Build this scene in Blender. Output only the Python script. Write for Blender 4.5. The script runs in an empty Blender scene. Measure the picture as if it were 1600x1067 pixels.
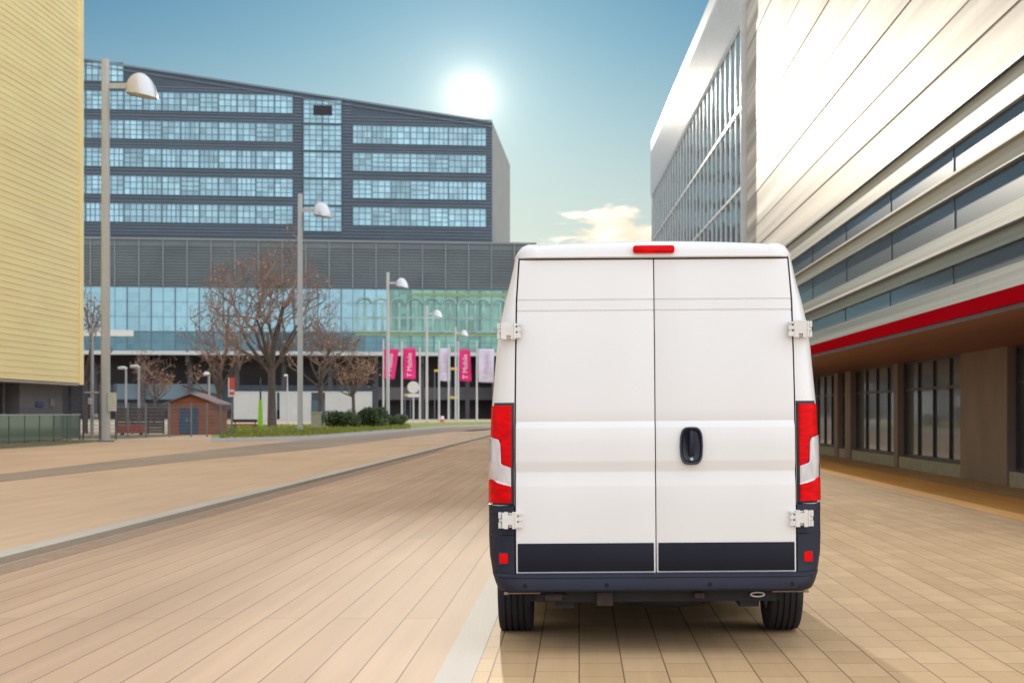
import bpy, bmesh, math, random
from mathutils import Vector, Matrix
R = math.radians
scene = bpy.context.scene
col = scene.collection
random.seed(7)

# ------------------------------------------------------------------ camera
CH = 1.47                      # camera height
S = 2400.0                     # focal length in photo pixels (photo 1600 wide)
HX, HY = 905.0, 645.0          # principal point of the photo
cam_d = bpy.data.cameras.new("camera")
cam = bpy.data.objects.new("camera", cam_d)
col.objects.link(cam)
cam.location = (0, 0, CH)
cam.rotation_euler = (R(90), 0, 0)
cam_d.sensor_width = 36.0
cam_d.lens = 36.0 * S / 1600.0
cam_d.shift_x = (800 - HX) / 1600.0
cam_d.shift_y = (HY - 533.5) / 1600.0
cam_d.clip_start = 0.1
cam_d.clip_end = 8000
cam_d.dof.use_dof = True
cam_d.dof.focus_distance = 9.45
cam_d.dof.aperture_fstop = 5.0
scene.camera = cam

# ------------------------------------------------------------------ exposure
scene.view_settings.view_transform = 'Standard'
scene.view_settings.look = 'None'
scene.view_settings.exposure = 0.10
scene.view_settings.gamma = 1.0
scene.view_settings.use_curve_mapping = False
scene.render.engine = 'CYCLES'
scene.cycles.use_denoising = True
scene.cycles.max_bounces = 6
scene.cycles.sample_clamp_indirect = 6

# ------------------------------------------------------------------ sky
SUN_AZ = math.atan2(735 - HX, S)
SUN_EL = math.atan2(HY - 150, S / math.cos(SUN_AZ))
sun_dir = Vector((math.sin(SUN_AZ) * math.cos(SUN_EL), math.cos(SUN_AZ) * math.cos(SUN_EL), math.sin(SUN_EL)))
world = bpy.data.worlds.new("World")
scene.world = world
world.use_nodes = True
wt = world.node_tree
wt.nodes.clear()


def wn(t, **kw):
    n = wt.nodes.new(t)
    for k, v in kw.items():
        setattr(n, k, v)
    return n


def wl(a, b):
    wt.links.new(a, b)


def wmath(op, a, b=None, c=None, clamp=False):
    n = wn('ShaderNodeMath', operation=op, use_clamp=clamp)
    for i, v in enumerate((a, b, c)):
        if v is None:
            continue
        if isinstance(v, (int, float)):
            n.inputs[i].default_value = v
        else:
            wl(v, n.inputs[i])
    return n.outputs[0]


def wmix(f, a, b, mode='MIX'):
    n = wn('ShaderNodeMix', data_type='RGBA', blend_type=mode)
    n.clamp_factor = True
    if isinstance(f, (int, float)):
        n.inputs[0].default_value = f
    else:
        wl(f, n.inputs[0])
    for i, v in ((6, a), (7, b)):
        if isinstance(v, tuple):
            n.inputs[i].default_value = (*v, 1)
        else:
            wl(v, n.inputs[i])
    return n.outputs[2]


def wsmooth(v, lo, hi):
    n = wn('ShaderNodeMapRange', interpolation_type='SMOOTHSTEP')
    wl(v, n.inputs[0])
    n.inputs[1].default_value = lo
    n.inputs[2].default_value = hi
    return n.outputs[0]


sky = wn('ShaderNodeTexSky', sky_type='NISHITA')
sky.sun_disc = False
sky.sun_elevation = SUN_EL
sky.sun_rotation = SUN_AZ
sky.altitude = 200
sky.air_density = 1.0
sky.dust_density = 0.25
sky.ozone_density = 3.0
tc = wn('ShaderNodeTexCoord')
D = tc.outputs['Generated']
sep = wn('ShaderNodeSeparateXYZ')
wl(D, sep.inputs[0])
dx, dy, dz = sep.outputs
# bank of unseen cloud overhead and behind the viewer, added to light the van
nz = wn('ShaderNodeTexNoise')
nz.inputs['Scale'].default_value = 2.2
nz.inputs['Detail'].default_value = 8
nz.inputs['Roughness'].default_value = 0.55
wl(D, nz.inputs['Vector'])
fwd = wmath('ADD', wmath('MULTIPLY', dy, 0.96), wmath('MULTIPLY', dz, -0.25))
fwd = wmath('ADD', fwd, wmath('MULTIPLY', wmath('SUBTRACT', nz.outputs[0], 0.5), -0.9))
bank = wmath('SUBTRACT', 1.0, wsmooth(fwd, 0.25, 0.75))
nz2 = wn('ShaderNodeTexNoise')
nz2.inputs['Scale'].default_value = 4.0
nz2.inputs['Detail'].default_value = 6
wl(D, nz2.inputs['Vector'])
FILL_CLOUD = 28.0
fill_col = wmix(nz2.outputs[0], (FILL_CLOUD * 0.70, FILL_CLOUD * 0.77, FILL_CLOUD * 0.87), (FILL_CLOUD * 1.12, FILL_CLOUD * 1.14, FILL_CLOUD * 1.18))
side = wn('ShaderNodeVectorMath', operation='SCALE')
wl(fill_col, side.inputs[0])
wl(wmath('MULTIPLY_ADD', dx, 0.45, 1.0), side.inputs['Scale'])  # added brightness toward the right, to light the gold wall
fill_col = side.outputs[0]
# low cloud near the horizon ahead
ys = wmath('MAXIMUM', dy, 0.02)
u = wmath('DIVIDE', dx, ys)
v = wmath('DIVIDE', dz, ys)
cmb = wn('ShaderNodeCombineXYZ')
wl(wmath('MULTIPLY', u, 22.0), cmb.inputs[0])
wl(wmath('MULTIPLY', v, 75.0), cmb.inputs[1])
nz3 = wn('ShaderNodeTexNoise')
nz3.inputs['Scale'].default_value = 1.6
nz3.inputs['Detail'].default_value = 7
nz3.inputs['Distortion'].default_value = 0.6
wl(cmb.outputs[0], nz3.inputs['Vector'])
eu = wmath('DIVIDE', wmath('SUBTRACT', u, 0.030), 0.050)
ev = wmath('DIVIDE', wmath('SUBTRACT', v, 0.116), 0.022)
ed = wmath('SQRT', wmath('ADD', wmath('MULTIPLY', eu, eu), wmath('MULTIPLY', ev, ev)))
low = wsmooth(wmath('ADD', wmath('SUBTRACT', 1.0, ed), wmath('MULTIPLY', wmath('SUBTRACT', nz3.outputs[0], 0.5), 2.6)), 0.10, 0.55)
low = wmath('MULTIPLY', low, wsmooth(dy, 0.5, 0.8))
low_col = wmix(wsmooth(nz3.outputs[0], 0.40, 0.62), (19.5, 16.5, 12.6), (21, 20, 17.5))
# glow round the sun: aureole of thin air haze
dotn = wn('ShaderNodeVectorMath', operation='DOT_PRODUCT')
nrm = wn('ShaderNodeVectorMath', operation='NORMALIZE')
wl(D, nrm.inputs[0])
wl(nrm.outputs[0], dotn.inputs[0])
dotn.inputs[1].default_value = sun_dir
ang = wmath('MULTIPLY', wmath('ARCCOSINE', wmath('MINIMUM', dotn.outputs['Value'], 1.0)), 57.2958)
core = wmath('MULTIPLY', wmath('POWER', 2.718, wmath('MULTIPLY', wmath('POWER', wmath('DIVIDE', ang, 0.42), 1.0), -1.0)), 40.0)
halo = wmath('MULTIPLY', wmath('POWER', 2.718, wmath('MULTIPLY', wmath('DIVIDE', ang, 1.2), -1.0)), 6.5)
halo = wmath('ADD', halo, wmath('MULTIPLY', wmath('POWER', 2.718, wmath('MULTIPLY', wmath('DIVIDE', ang, 4.2), -1.0)), 3.8))
glow = wmath('ADD', core, halo)
gcol = wn('ShaderNodeVectorMath', operation='SCALE')
gcol.inputs[0].default_value = (1.0, 0.92, 0.76)
wl(glow, gcol.inputs['Scale'])
# clear sky: the physical sky, its blue tinted a little toward teal
tint0 = wmix(1.0, sky.outputs[0], (0.58, 1.08, 1.22), 'MULTIPLY')
hz_f = wmath('MULTIPLY', wmath('SUBTRACT', 1.0, wsmooth(dz, 0.03, 0.27)), 0.92)
tint = wmix(hz_f, tint0, (14.6, 14.2, 12.0))
c1 = wmix(bank, tint, fill_col)
c2 = wmix(low, c1, low_col)
addn = wn('ShaderNodeVectorMath', operation='ADD')
wl(c2, addn.inputs[0])
wl(gcol.outputs[0], addn.inputs[1])
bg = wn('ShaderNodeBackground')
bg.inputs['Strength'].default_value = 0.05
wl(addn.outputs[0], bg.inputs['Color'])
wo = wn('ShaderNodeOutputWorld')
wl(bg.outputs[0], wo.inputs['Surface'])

# ------------------------------------------------------------------ sun
sd = bpy.data.lights.new("sun", 'SUN')
sd.energy = 2.1
sd.angle = R(0.5)
sd.color = (1.0, 0.90, 0.74)
sun = bpy.data.objects.new("sun", sd)
col.objects.link(sun)
sun.rotation_euler = sun_dir.to_track_quat('Z', 'Y').to_euler()

# ------------------------------------------------------------------ helpers


def P(px, py, Y):
    """photo pixel at distance Y"""
    return ((px - HX) / S * Y, Y, CH + (HY - py) / S * Y)


def G(px, py, z=0.0):
    """photo pixel on the ground"""
    Y = S * (CH - z) / (py - HY)
    return ((px - HX) / S * Y, Y)


def lerp(a, b, t):
    return a + (b - a) * t


def table(tab, x):
    """piecewise linear lookup"""
    if x <= tab[0][0]:
        return tab[0][1]
    for (a, va), (b, vb) in zip(tab, tab[1:]):
        if x <= b:
            return va + (vb - va) * (x - a) / (b - a)
    return tab[-1][1]


class MB:
    def __init__(self):
        self.v = []
        self.f = []

    def vert(self, *p):
        self.v.append(tuple(p))
        return len(self.v) - 1

    def face(self, pts):
        i0 = len(self.v)
        self.v.extend(tuple(p) for p in pts)
        self.f.append(tuple(range(i0, i0 + len(pts))))
        return self

    def box(self, x0, x1, y0, y1, z0, z1, M=None):
        if x0 > x1: x0, x1 = x1, x0
        if y0 > y1: y0, y1 = y1, y0
        if z0 > z1: z0, z1 = z1, z0
        c = [(x0, y0, z0), (x1, y0, z0), (x1, y1, z0), (x0, y1, z0), (x0, y0, z1), (x1, y0, z1), (x1, y1, z1), (x0, y1, z1)]
        if M is not None:
            c = [tuple(M @ Vector(p)) for p in c]
        i = len(self.v)
        self.v += c
        for q in ((0, 3, 2, 1), (4, 5, 6, 7), (0, 1, 5, 4), (1, 2, 6, 5), (2, 3, 7, 6), (3, 0, 4, 7)):
            self.f.append(tuple(i + k for k in q))
        return self

    def cbox(self, x0, x1, y0, y1, z0, z1, b):
        """box with chamfered edges"""
        cx, cy, cz = (x0 + x1) / 2, (y0 + y1) / 2, (z0 + z1) / 2
        bm = bmesh.new()
        bmesh.ops.create_cube(bm, size=1)
        for w in bm.verts:
            w.co = (cx + w.co.x * (x1 - x0), cy + w.co.y * (y1 - y0), cz + w.co.z * (z1 - z0))
        bmesh.ops.bevel(bm, geom=bm.edges[:], offset=b, segments=2, affect='EDGES', profile=0.5)
        self.bm(bm)
        return self

    def bm(self, bm, M=None):
        bm.verts.index_update()
        i = len(self.v)
        for w in bm.verts:
            self.v.append(tuple(M @ w.co) if M is not None else tuple(w.co))
        for f in bm.faces:
            self.f.append(tuple(i + w.index for w in f.verts))
        bm.free()

    def grid(self, rows, closed=False):
        i = len(self.v)
        n = len(rows[0])
        for r in rows:
            self.v += [tuple(p) for p in r]
        for a in range(len(rows) - 1):
            for b in range(n if closed else n - 1):
                c = (b + 1) % n
                self.f.append((i + a * n + b, i + a * n + c, i + (a + 1) * n + c, i + (a + 1) * n + b))
        return self

    def tube(self, p0, p1, r0, r1=None, n=8, caps=True):
        return self.path([p0, p1], [r0, r0 if r1 is None else r1], n, caps)

    def path(self, pts, rad, n=8, caps=True):
        pts = [Vector(p) for p in pts]
        rows = []
        prev = None
        for k, p in enumerate(pts):
            d = (pts[min(k + 1, len(pts) - 1)] - pts[max(k - 1, 0)])
            if d.length < 1e-9:
                d = Vector((0, 0, 1))
            d.normalize()
            if prev is None:
                a = d.orthogonal().normalized()
            else:
                a = (prev - d * prev.dot(d))
                a = a.normalized() if a.length > 1e-6 else d.orthogonal().normalized()
            prev = a
            b = d.cross(a)
            rows.append([tuple(p + (a * math.cos(t) + b * math.sin(t)) * rad[k]) for t in (2 * math.pi * j / n for j in range(n))])
        i = len(self.v)
        self.grid(rows, True)
        if caps:
            self.f.append(tuple(i + j for j in reversed(range(n))))
            L = i + (len(rows) - 1) * n
            self.f.append(tuple(L + j for j in range(n)))
        return self

    def prism(self, poly, lo, hi, axis='y'):
        """poly of 2-D points extruded along an axis"""
        def mk(p, t):
            return {'y': (p[0], t, p[1]), 'x': (t, p[0], p[1]), 'z': (p[0], p[1], t)}[axis]
        n = len(poly)
        i = len(self.v)
        self.v += [mk(p, lo) for p in poly] + [mk(p, hi) for p in poly]
        self.f.append(tuple(i + k for k in range(n)))
        self.f.append(tuple(i + n + k for k in reversed(range(n))))
        for k in range(n):
            self.f.append((i + k, i + n + k, i + n + (k + 1) % n, i + (k + 1) % n))
        return self

    def lathe(self, prof, center, axis='z', n=32, M=None):
        rows = []
        for r, h in prof:
            row = []
            for k in range(n):
                t = 2 * math.pi * k / n
                a, b = r * math.cos(t), r * math.sin(t)
                p = {'z': (a, b, h), 'x': (h, a, b), 'y': (a, h, b)}[axis]
                p = Vector(p)
                if M is not None:
                    p = M @ p
                row.append(tuple(p + Vector(center)))
            rows.append(row)
        return self.grid(rows, True)

    def build(self, name, mat, parent=None, smooth=None, recalc=True, solid=None):
        me = bpy.data.meshes.new(name)
        me.from_pydata(self.v, [], self.f)
        if recalc or smooth:
            bm = bmesh.new()
            bm.from_mesh(me)
            if smooth:
                bmesh.ops.remove_doubles(bm, verts=bm.verts[:], dist=1e-5)
            if recalc:
                bmesh.ops.recalc_face_normals(bm, faces=bm.faces[:])
            bm.to_mesh(me)
            bm.free()
        if smooth:
            for p in me.polygons:
                p.use_smooth = True
            me.set_sharp_from_angle(angle=R(smooth))
        me.materials.append(mat)
        o = bpy.data.objects.new(name, me)
        col.objects.link(o)
        if parent is not None:
            o.parent = parent
        if solid:
            m = o.modifiers.new("thickness", 'SOLIDIFY')
            m.thickness = solid
            m.offset = -1
        return o


def tag(o, label, cat, group=None, kind=None):
    if label: o["label"] = label
    if cat: o["category"] = cat
    if group: o["group"] = group
    if kind: o["kind"] = kind
    return o


def thing(name, label, cat, loc=(0, 0, 0), rz=0.0, group=None):
    o = bpy.data.objects.new(name, None)
    o.empty_display_size = 0.3
    col.objects.link(o)
    o.location = loc
    o.rotation_euler = (0, 0, rz)
    return tag(o, label, cat, group)


def structure(o):
    o["kind"] = "structure"
    return o


def dup(root, loc, rz=None, label=None, scale=None):
    r = root.copy()
    col.objects.link(r)
    r.location = loc
    if rz is not None: r.rotation_euler = (0, 0, rz)
    if label: r["label"] = label
    if scale: r.scale = scale
    for ch in list(root.children):
        c = ch.copy()
        col.objects.link(c)
        c.parent = r
        for g in list(ch.children):
            d = g.copy()
            col.objects.link(d)
            d.parent = c
    return r


def dup_part(o, parent, loc, scale=None):
    c = o.copy()
    col.objects.link(c)
    c.parent = parent
    c.location = loc
    if scale: c.scale = scale
    for g in list(o.children):
        d = g.copy()
        col.objects.link(d)
        d.parent = c
    return c


def text_mesh(s, size, extrude=0.004):
    cu = bpy.data.curves.new("lettering", 'FONT')
    cu.body = s
    cu.size = size
    cu.extrude = extrude
    cu.align_x = 'CENTER'
    cu.align_y = 'CENTER'
    o = bpy.data.objects.new("lettering", cu)
    col.objects.link(o)
    dg = bpy.context.evaluated_depsgraph_get()
    me = bpy.data.meshes.new_from_object(o.evaluated_get(dg))
    bpy.data.objects.remove(o)
    bpy.data.curves.remove(cu)
    return me


# ------------------------------------------------------------------ materials


class Mat:
    def __init__(self, name):
        self.m = bpy.data.materials.new(name)
        self.m.use_nodes = True
        self.t = self.m.node_tree
        self.b = self.t.nodes['Principled BSDF']

    def n(self, t, **kw):
        q = self.t.nodes.new(t)
        for k, w in kw.items():
            setattr(q, k, w)
        return q

    def l(self, a, b):
        self.t.links.new(a, b)


def noise_node(M, scale, stretch=(1, 1, 1), detail=5, coord='Object', rough=0.55):
    tcn = M.n('ShaderNodeTexCoord')
    mp = M.n('ShaderNodeMapping')
    mp.inputs['Scale'].default_value = stretch
    M.l(tcn.outputs[coord], mp.inputs[0])
    nzn = M.n('ShaderNodeTexNoise')
    nzn.inputs['Scale'].default_value = scale
    nzn.inputs['Detail'].default_value = detail
    nzn.inputs['Roughness'].default_value = rough
    M.l(mp.outputs[0], nzn.inputs['Vector'])
    return nzn


def pm(name, c, rough=0.5, metal=0.0, var=0.12, scale=4.0, stretch=(1, 1, 1), bump=0.0, bscale=None, coat=0.0, spec=0.5, rnd=0.0, c2=None, trans=0.0):
    M = Mat(name)
    b = M.b
    b.inputs['Roughness'].default_value = rough
    b.inputs['Metallic'].default_value = metal
    b.inputs['Coat Weight'].default_value = coat
    b.inputs['Coat Roughness'].default_value = 0.06
    b.inputs['Specular IOR Level'].default_value = spec
    b.inputs['Transmission Weight'].default_value = trans
    lo = tuple(max(0, k * (1 - var)) for k in c)
    hi = tuple(min(1, k * (1 + var)) for k in (c2 or c))
    nzn = noise_node(M, scale, stretch)
    rp = M.n('ShaderNodeValToRGB')
    rp.color_ramp.elements[0].position = 0.32
    rp.color_ramp.elements[1].position = 0.68
    rp.color_ramp.elements[0].color = (*lo, 1)
    rp.color_ramp.elements[1].color = (*hi, 1)
    M.l(nzn.outputs[0], rp.inputs[0])
    out = rp.outputs[0]
    if rnd:
        oi = M.n('ShaderNodeObjectInfo')
        mr = M.n('ShaderNodeMapRange')
        mr.inputs[3].default_value = 1 - rnd
        mr.inputs[4].default_value = 1 + rnd
        M.l(oi.outputs['Random'], mr.inputs[0])
        mx = M.n('ShaderNodeVectorMath', operation='SCALE')
        M.l(out, mx.inputs[0])
        M.l(mr.outputs[0], mx.inputs['Scale'])
        out = mx.outputs[0]
    M.l(out, b.inputs['Base Color'])
    if bump:
        nb = noise_node(M, bscale or scale * 4, stretch, 4)
        bp = M.n('ShaderNodeBump')
        bp.inputs['Strength'].default_value = bump
        bp.inputs['Distance'].default_value = 0.02
        M.l(nb.outputs[0], bp.inputs['Height'])
        M.l(bp.outputs[0], b.inputs['Normal'])
    return M.m


def lin(r, g, b):
    f = lambda k: ((k / 255 + 0.055) / 1.055) ** 2.4 if k > 10 else k / 255 / 12.92
    return (f(r), f(g), f(b))


def slab_mat(name, ca, cb, mortar, wide, long, gap=0.006, msmooth=0.2, streak=0.10, bump=0.25):
    """paving slabs laid in rows along the road"""
    M = Mat(name)
    tcn = M.n('ShaderNodeTexCoord')
    sp = M.n('ShaderNodeSeparateXYZ')
    M.l(tcn.outputs['Object'], sp.inputs[0])
    cb_ = M.n('ShaderNodeCombineXYZ')
    M.l(sp.outputs[1], cb_.inputs[0])
    M.l(sp.outputs[0], cb_.inputs[1])
    br = M.n('ShaderNodeTexBrick')
    br.offset = 0.37
    br.inputs['Scale'].default_value = 1.0
    br.inputs['Color1'].default_value = (*ca, 1)
    br.inputs['Color2'].default_value = (*cb, 1)
    br.inputs['Mortar'].default_value = (*mortar, 1)
    br.inputs['Mortar Size'].default_value = gap
    br.inputs['Mortar Smooth'].default_value = msmooth
    br.inputs['Bias'].default_value = 0.0
    br.inputs['Brick Width'].default_value = long
    br.inputs['Row Height'].default_value = wide
    M.l(cb_.outputs[0], br.inputs['Vector'])
    n1 = noise_node(M, 1.0, (6.0, 0.22, 1), 5)
    n2 = noise_node(M, 0.35, (1, 0.35, 1), 3)
    n3 = noise_node(M, 60, (1, 1, 1), 3)
    s = M.n('ShaderNodeMath', operation='MULTIPLY_ADD')
    M.l(n1.outputs[0], s.inputs[0])
    s.inputs[1].default_value = streak * 2
    s.inputs[2].default_value = 1 - streak
    s2 = M.n('ShaderNodeMath', operation='MULTIPLY_ADD')
    M.l(n2.outputs[0], s2.inputs[0])
    s2.inputs[1].default_value = 0.50
    s2.inputs[2].default_value = 0.75
    s3 = M.n('ShaderNodeMath', operation='MULTIPLY_ADD')
    M.l(n3.outputs[0], s3.inputs[0])
    s3.inputs[1].default_value = 0.16
    s3.inputs[2].default_value = 0.92
    m1 = M.n('ShaderNodeMath', operation='MULTIPLY')
    M.l(s.outputs[0], m1.inputs[0]); M.l(s2.outputs[0], m1.inputs[1])
    m2 = M.n('ShaderNodeMath', operation='MULTIPLY')
    M.l(m1.outputs[0], m2.inputs[0]); M.l(s3.outputs[0], m2.inputs[1])
    sc = M.n('ShaderNodeVectorMath', operation='SCALE')
    M.l(br.outputs['Color'], sc.inputs[0]); M.l(m2.outputs[0], sc.inputs['Scale'])
    M.l(sc.outputs[0], M.b.inputs['Base Color'])
    M.b.inputs['Roughness'].default_value = 0.72
    M.b.inputs['Specular IOR Level'].default_value = 0.08
    bp = M.n('ShaderNodeBump')
    bp.inputs['Strength'].default_value = bump
    bp.inputs['Distance'].default_value = 0.004
    hh = M.n('ShaderNodeMath', operation='MULTIPLY_ADD')
    M.l(br.outputs['Fac'], hh.inputs[0]); hh.inputs[1].default_value = -1.0
    M.l(n3.outputs[0], hh.inputs[2])
    M.l(hh.outputs[0], bp.inputs['Height'])
    M.l(bp.outputs[0], M.b.inputs['Normal'])
    return M.m


def glass_mat(name, tintc, c_in, rough=0.04, refl=0.55, rnd=0.25, blinds=0.0, wobble=0.0, wscale=0.3, cell=(1.45, 50.0, 1.49)):
    """coated facade glass: mirror layer over a dim interior, brightness differing pane by pane"""
    M = Mat(name)
    t = M.t
    gl = M.n('ShaderNodeBsdfGlossy')
    gl.inputs['Roughness'].default_value = rough
    gl.inputs['Color'].default_value = (*tintc, 1)
    oi = M.n('ShaderNodeObjectInfo')
    tcn = M.n('ShaderNodeTexCoord')
    fl = M.n('ShaderNodeVectorMath', operation='SNAP')
    fl.inputs[1].default_value = cell
    M.l(tcn.outputs['Object'], fl.inputs[0])
    nzn = M.n('ShaderNodeTexWhiteNoise', noise_dimensions='4D')
    wm_ = M.n('ShaderNodeMath', operation='MULTIPLY'); wm_.inputs[1].default_value = 137.0
    M.l(oi.outputs['Random'], wm_.inputs[0])
    M.l(fl.outputs[0], nzn.inputs['Vector']); M.l(wm_.outputs[0], nzn.inputs['W'])
    mr = M.n('ShaderNodeMapRange')
    mr.inputs[3].default_value = 1 - rnd
    mr.inputs[4].default_value = 1 + rnd
    ad = M.n('ShaderNodeMath', operation='ADD')
    M.l(oi.outputs['Random'], ad.inputs[0]); M.l(nzn.outputs['Value'], ad.inputs[1])
    hf = M.n('ShaderNodeMath', operation='MULTIPLY'); hf.inputs[1].default_value = 0.5
    M.l(ad.outputs[0], hf.inputs[0])
    M.l(hf.outputs[0], mr.inputs[0])
    sc = M.n('ShaderNodeVectorMath', operation='SCALE')
    sc.inputs[0].default_value = c_in
    M.l(mr.outputs[0], sc.inputs['Scale'])
    df = M.b
    df.inputs['Roughness'].default_value = 0.3
    M.l(sc.outputs[0], df.inputs['Base Color'])
    fr = M.n('ShaderNodeFresnel'); fr.inputs[0].default_value = 1.5
    mf = M.n('ShaderNodeMath', operation='MAXIMUM'); mf.inputs[1].default_value = refl
    M.l(fr.outputs[0], mf.inputs[0])
    mx = M.n('ShaderNodeMixShader')
    M.l(mf.outputs[0], mx.inputs[0]); M.l(df.outputs[0], mx.inputs[1]); M.l(gl.outputs[0], mx.inputs[2])
    out = t.nodes['Material Output']
    M.l(mx.outputs[0], out.inputs['Surface'])
    if wobble:
        nb = noise_node(M, wscale, (1, 1, 1), 2)
        bp = M.n('ShaderNodeBump'); bp.inputs['Strength'].default_value = wobble; bp.inputs['Distance'].default_value = 0.3
        M.l(nb.outputs[0], bp.inputs['Height'])
        M.l(bp.outputs[0], gl.inputs['Normal']); M.l(bp.outputs[0], fr.inputs['Normal'])
    return M.m


m_white = pm('van_paint', (0.80, 0.795, 0.78), 0.28, var=0.012, scale=1.5, coat=0.5)
m_cream_plastic = pm('hinge_paint', (0.74, 0.72, 0.68), 0.4, var=0.05, scale=20)
m_bumper = pm('bumper_plastic', (0.013, 0.017, 0.034), 0.50, spec=0.35, var=0.15, scale=6, bump=0.06, bscale=500)
m_trim = pm('trim_plastic', (0.010, 0.011, 0.021), 0.55, spec=0.22, var=0.10, scale=5, bump=0.05, bscale=400)
m_black = pm('black_seal', (0.026, 0.026, 0.032), 0.6, var=0.2)
m_handle = pm('handle_plastic', (0.012, 0.015, 0.032), 0.32, var=0.1)
m_under = pm('underbody_dark', (0.010, 0.010, 0.014), 0.7, var=0.4, scale=6)
m_tyre = pm('tyre_rubber', (0.016, 0.016, 0.022), 0.75, var=0.2, scale=10, bump=0.2, bscale=80)
m_steel = pm('steel', (0.55, 0.55, 0.56), 0.3, metal=0.9, var=0.1)
m_rust = pm('rusty_brown', (0.042, 0.030, 0.026), 0.8, var=0.3, scale=20)
m_copper = pm('mud_edge', (0.28, 0.18, 0.12), 0.5, var=0.2, scale=20)
m_red_lens = pm('red_lens', (0.70, 0.001, 0.004), 0.30, var=0.25, scale=9, stretch=(1, 1, 3), spec=0.10)
m_red_small = pm('red_reflector', (0.80, 0.003, 0.006), 0.3, var=0.1, spec=0.1)
m_clear_lens = pm('clear_lens', (0.62, 0.59, 0.58), 0.12, var=0.22, scale=14, stretch=(1, 1, 0.3), coat=1.0)
m_lamp_rim = pm('lamp_bright_rim', (0.80, 0.79, 0.79), 0.15, var=0.05, coat=0.6)

m_lamp_grey = pm('pole_aluminium', (0.50, 0.50, 0.49), 0.45, metal=0.25, var=0.06, scale=1.5, stretch=(1, 1, 0.3))
m_lamp_white = pm('lamp_dome_white', (0.62, 0.62, 0.63), 0.25, metal=0.35, var=0.03)
m_lamp_lens = pm('lamp_lens', (0.36, 0.30, 0.20), 0.4, var=0.1)
m_box = pm('cabinet_cream', (0.55, 0.56, 0.44), 0.6, var=0.08)

m_gold = pm('gold_cladding', (1.0, 0.765, 0.31), 0.36, metal=0.0, spec=0.8, coat=0.45, var=0.07, scale=0.6, stretch=(1, 0.25, 2.0), bump=0.04, bscale=3)
m_grey_wall = pm('grey_panel', (0.16, 0.155, 0.165), 0.6, var=0.1, scale=0.6)
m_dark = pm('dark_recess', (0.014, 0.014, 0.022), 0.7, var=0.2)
m_soffit_white = pm('soffit_white', (0.48, 0.45, 0.43), 0.6, var=0.05)
m_blue = pm('blue_plaque', (0.012, 0.035, 0.16), 0.4, var=0.1)
m_rail_glass = glass_mat('balustrade_glass', (0.5, 0.7, 0.62), (0.07, 0.12, 0.10), refl=0.10, rnd=0.2)
m_metal_grey = pm('fence_steel', (0.14, 0.15, 0.17), 0.5, metal=0.4, var=0.15)
m_fence_pale = pm('fence_galvanised', (0.24, 0.25, 0.26), 0.5, metal=0.4, var=0.1)

m_off_dark = pm('office_dark_cladding', (0.048, 0.070, 0.098), 0.35, metal=0.2, var=0.18, scale=0.15, stretch=(1, 1, 5))
m_off_fin = pm('office_fin', (0.15, 0.19, 0.225), 0.4, metal=0.3, var=0.1, scale=0.1)
m_off_side = pm('office_side_concrete', (0.24, 0.25, 0.24), 0.8, var=0.08, scale=0.2, bump=0.1)
m_off_rib = pm('office_ribbed_panel', (0.135, 0.165, 0.175), 0.55, metal=0.2, var=0.14, scale=0.08, stretch=(1, 1, 3))
m_off_rib2 = pm('office_rib_lip', (0.20, 0.22, 0.22), 0.5, metal=0.2, var=0.10, scale=0.1)
m_off_frame = pm('office_window_frame', (0.09, 0.16, 0.20), 0.4, var=0.1)
m_off_glass = glass_mat('office_window_glass', (0.36, 0.56, 0.64), (0.24, 0.40, 0.47), refl=0.36, rnd=1.0, rough=0.06)
m_off_curtain = glass_mat('office_curtain_glass', (0.32, 0.52, 0.58), (0.13, 0.25, 0.30), refl=0.50, rnd=0.6, rough=0.05)
m_off_lower_refl = glass_mat('office_lower_refl_glass', (0.14, 0.26, 0.30), (0.04, 0.10, 0.12), refl=0.40, rnd=0.9, rough=0.05)  # dark reflection of trees put into the colour of the lower row
m_off_green_refl = glass_mat('office_green_refl_glass', (0.26, 0.46, 0.40), (0.10, 0.23, 0.19), refl=0.32, rnd=0.95)  # green reflection of a building opposite, put into the glass colour
m_refl_frame = pm('pale_arch_reflection', (0.26, 0.40, 0.35), 0.5, var=0.3, scale=0.3)
m_refl_beam = pm('yellow_green_reflection', (0.24, 0.32, 0.14), 0.6, var=0.3)
m_ledge = pm('white_ledge', (0.50, 0.52, 0.52), 0.6, var=0.06)
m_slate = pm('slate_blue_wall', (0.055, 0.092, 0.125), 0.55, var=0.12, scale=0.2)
m_teal = pm('teal_clerestory', (0.14, 0.22, 0.26), 0.35, var=0.12, scale=0.2)
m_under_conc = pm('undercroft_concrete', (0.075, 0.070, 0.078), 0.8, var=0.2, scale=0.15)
m_yellow = pm('yellow_paint', (0.60, 0.42, 0.06), 0.5, var=0.1)

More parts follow.
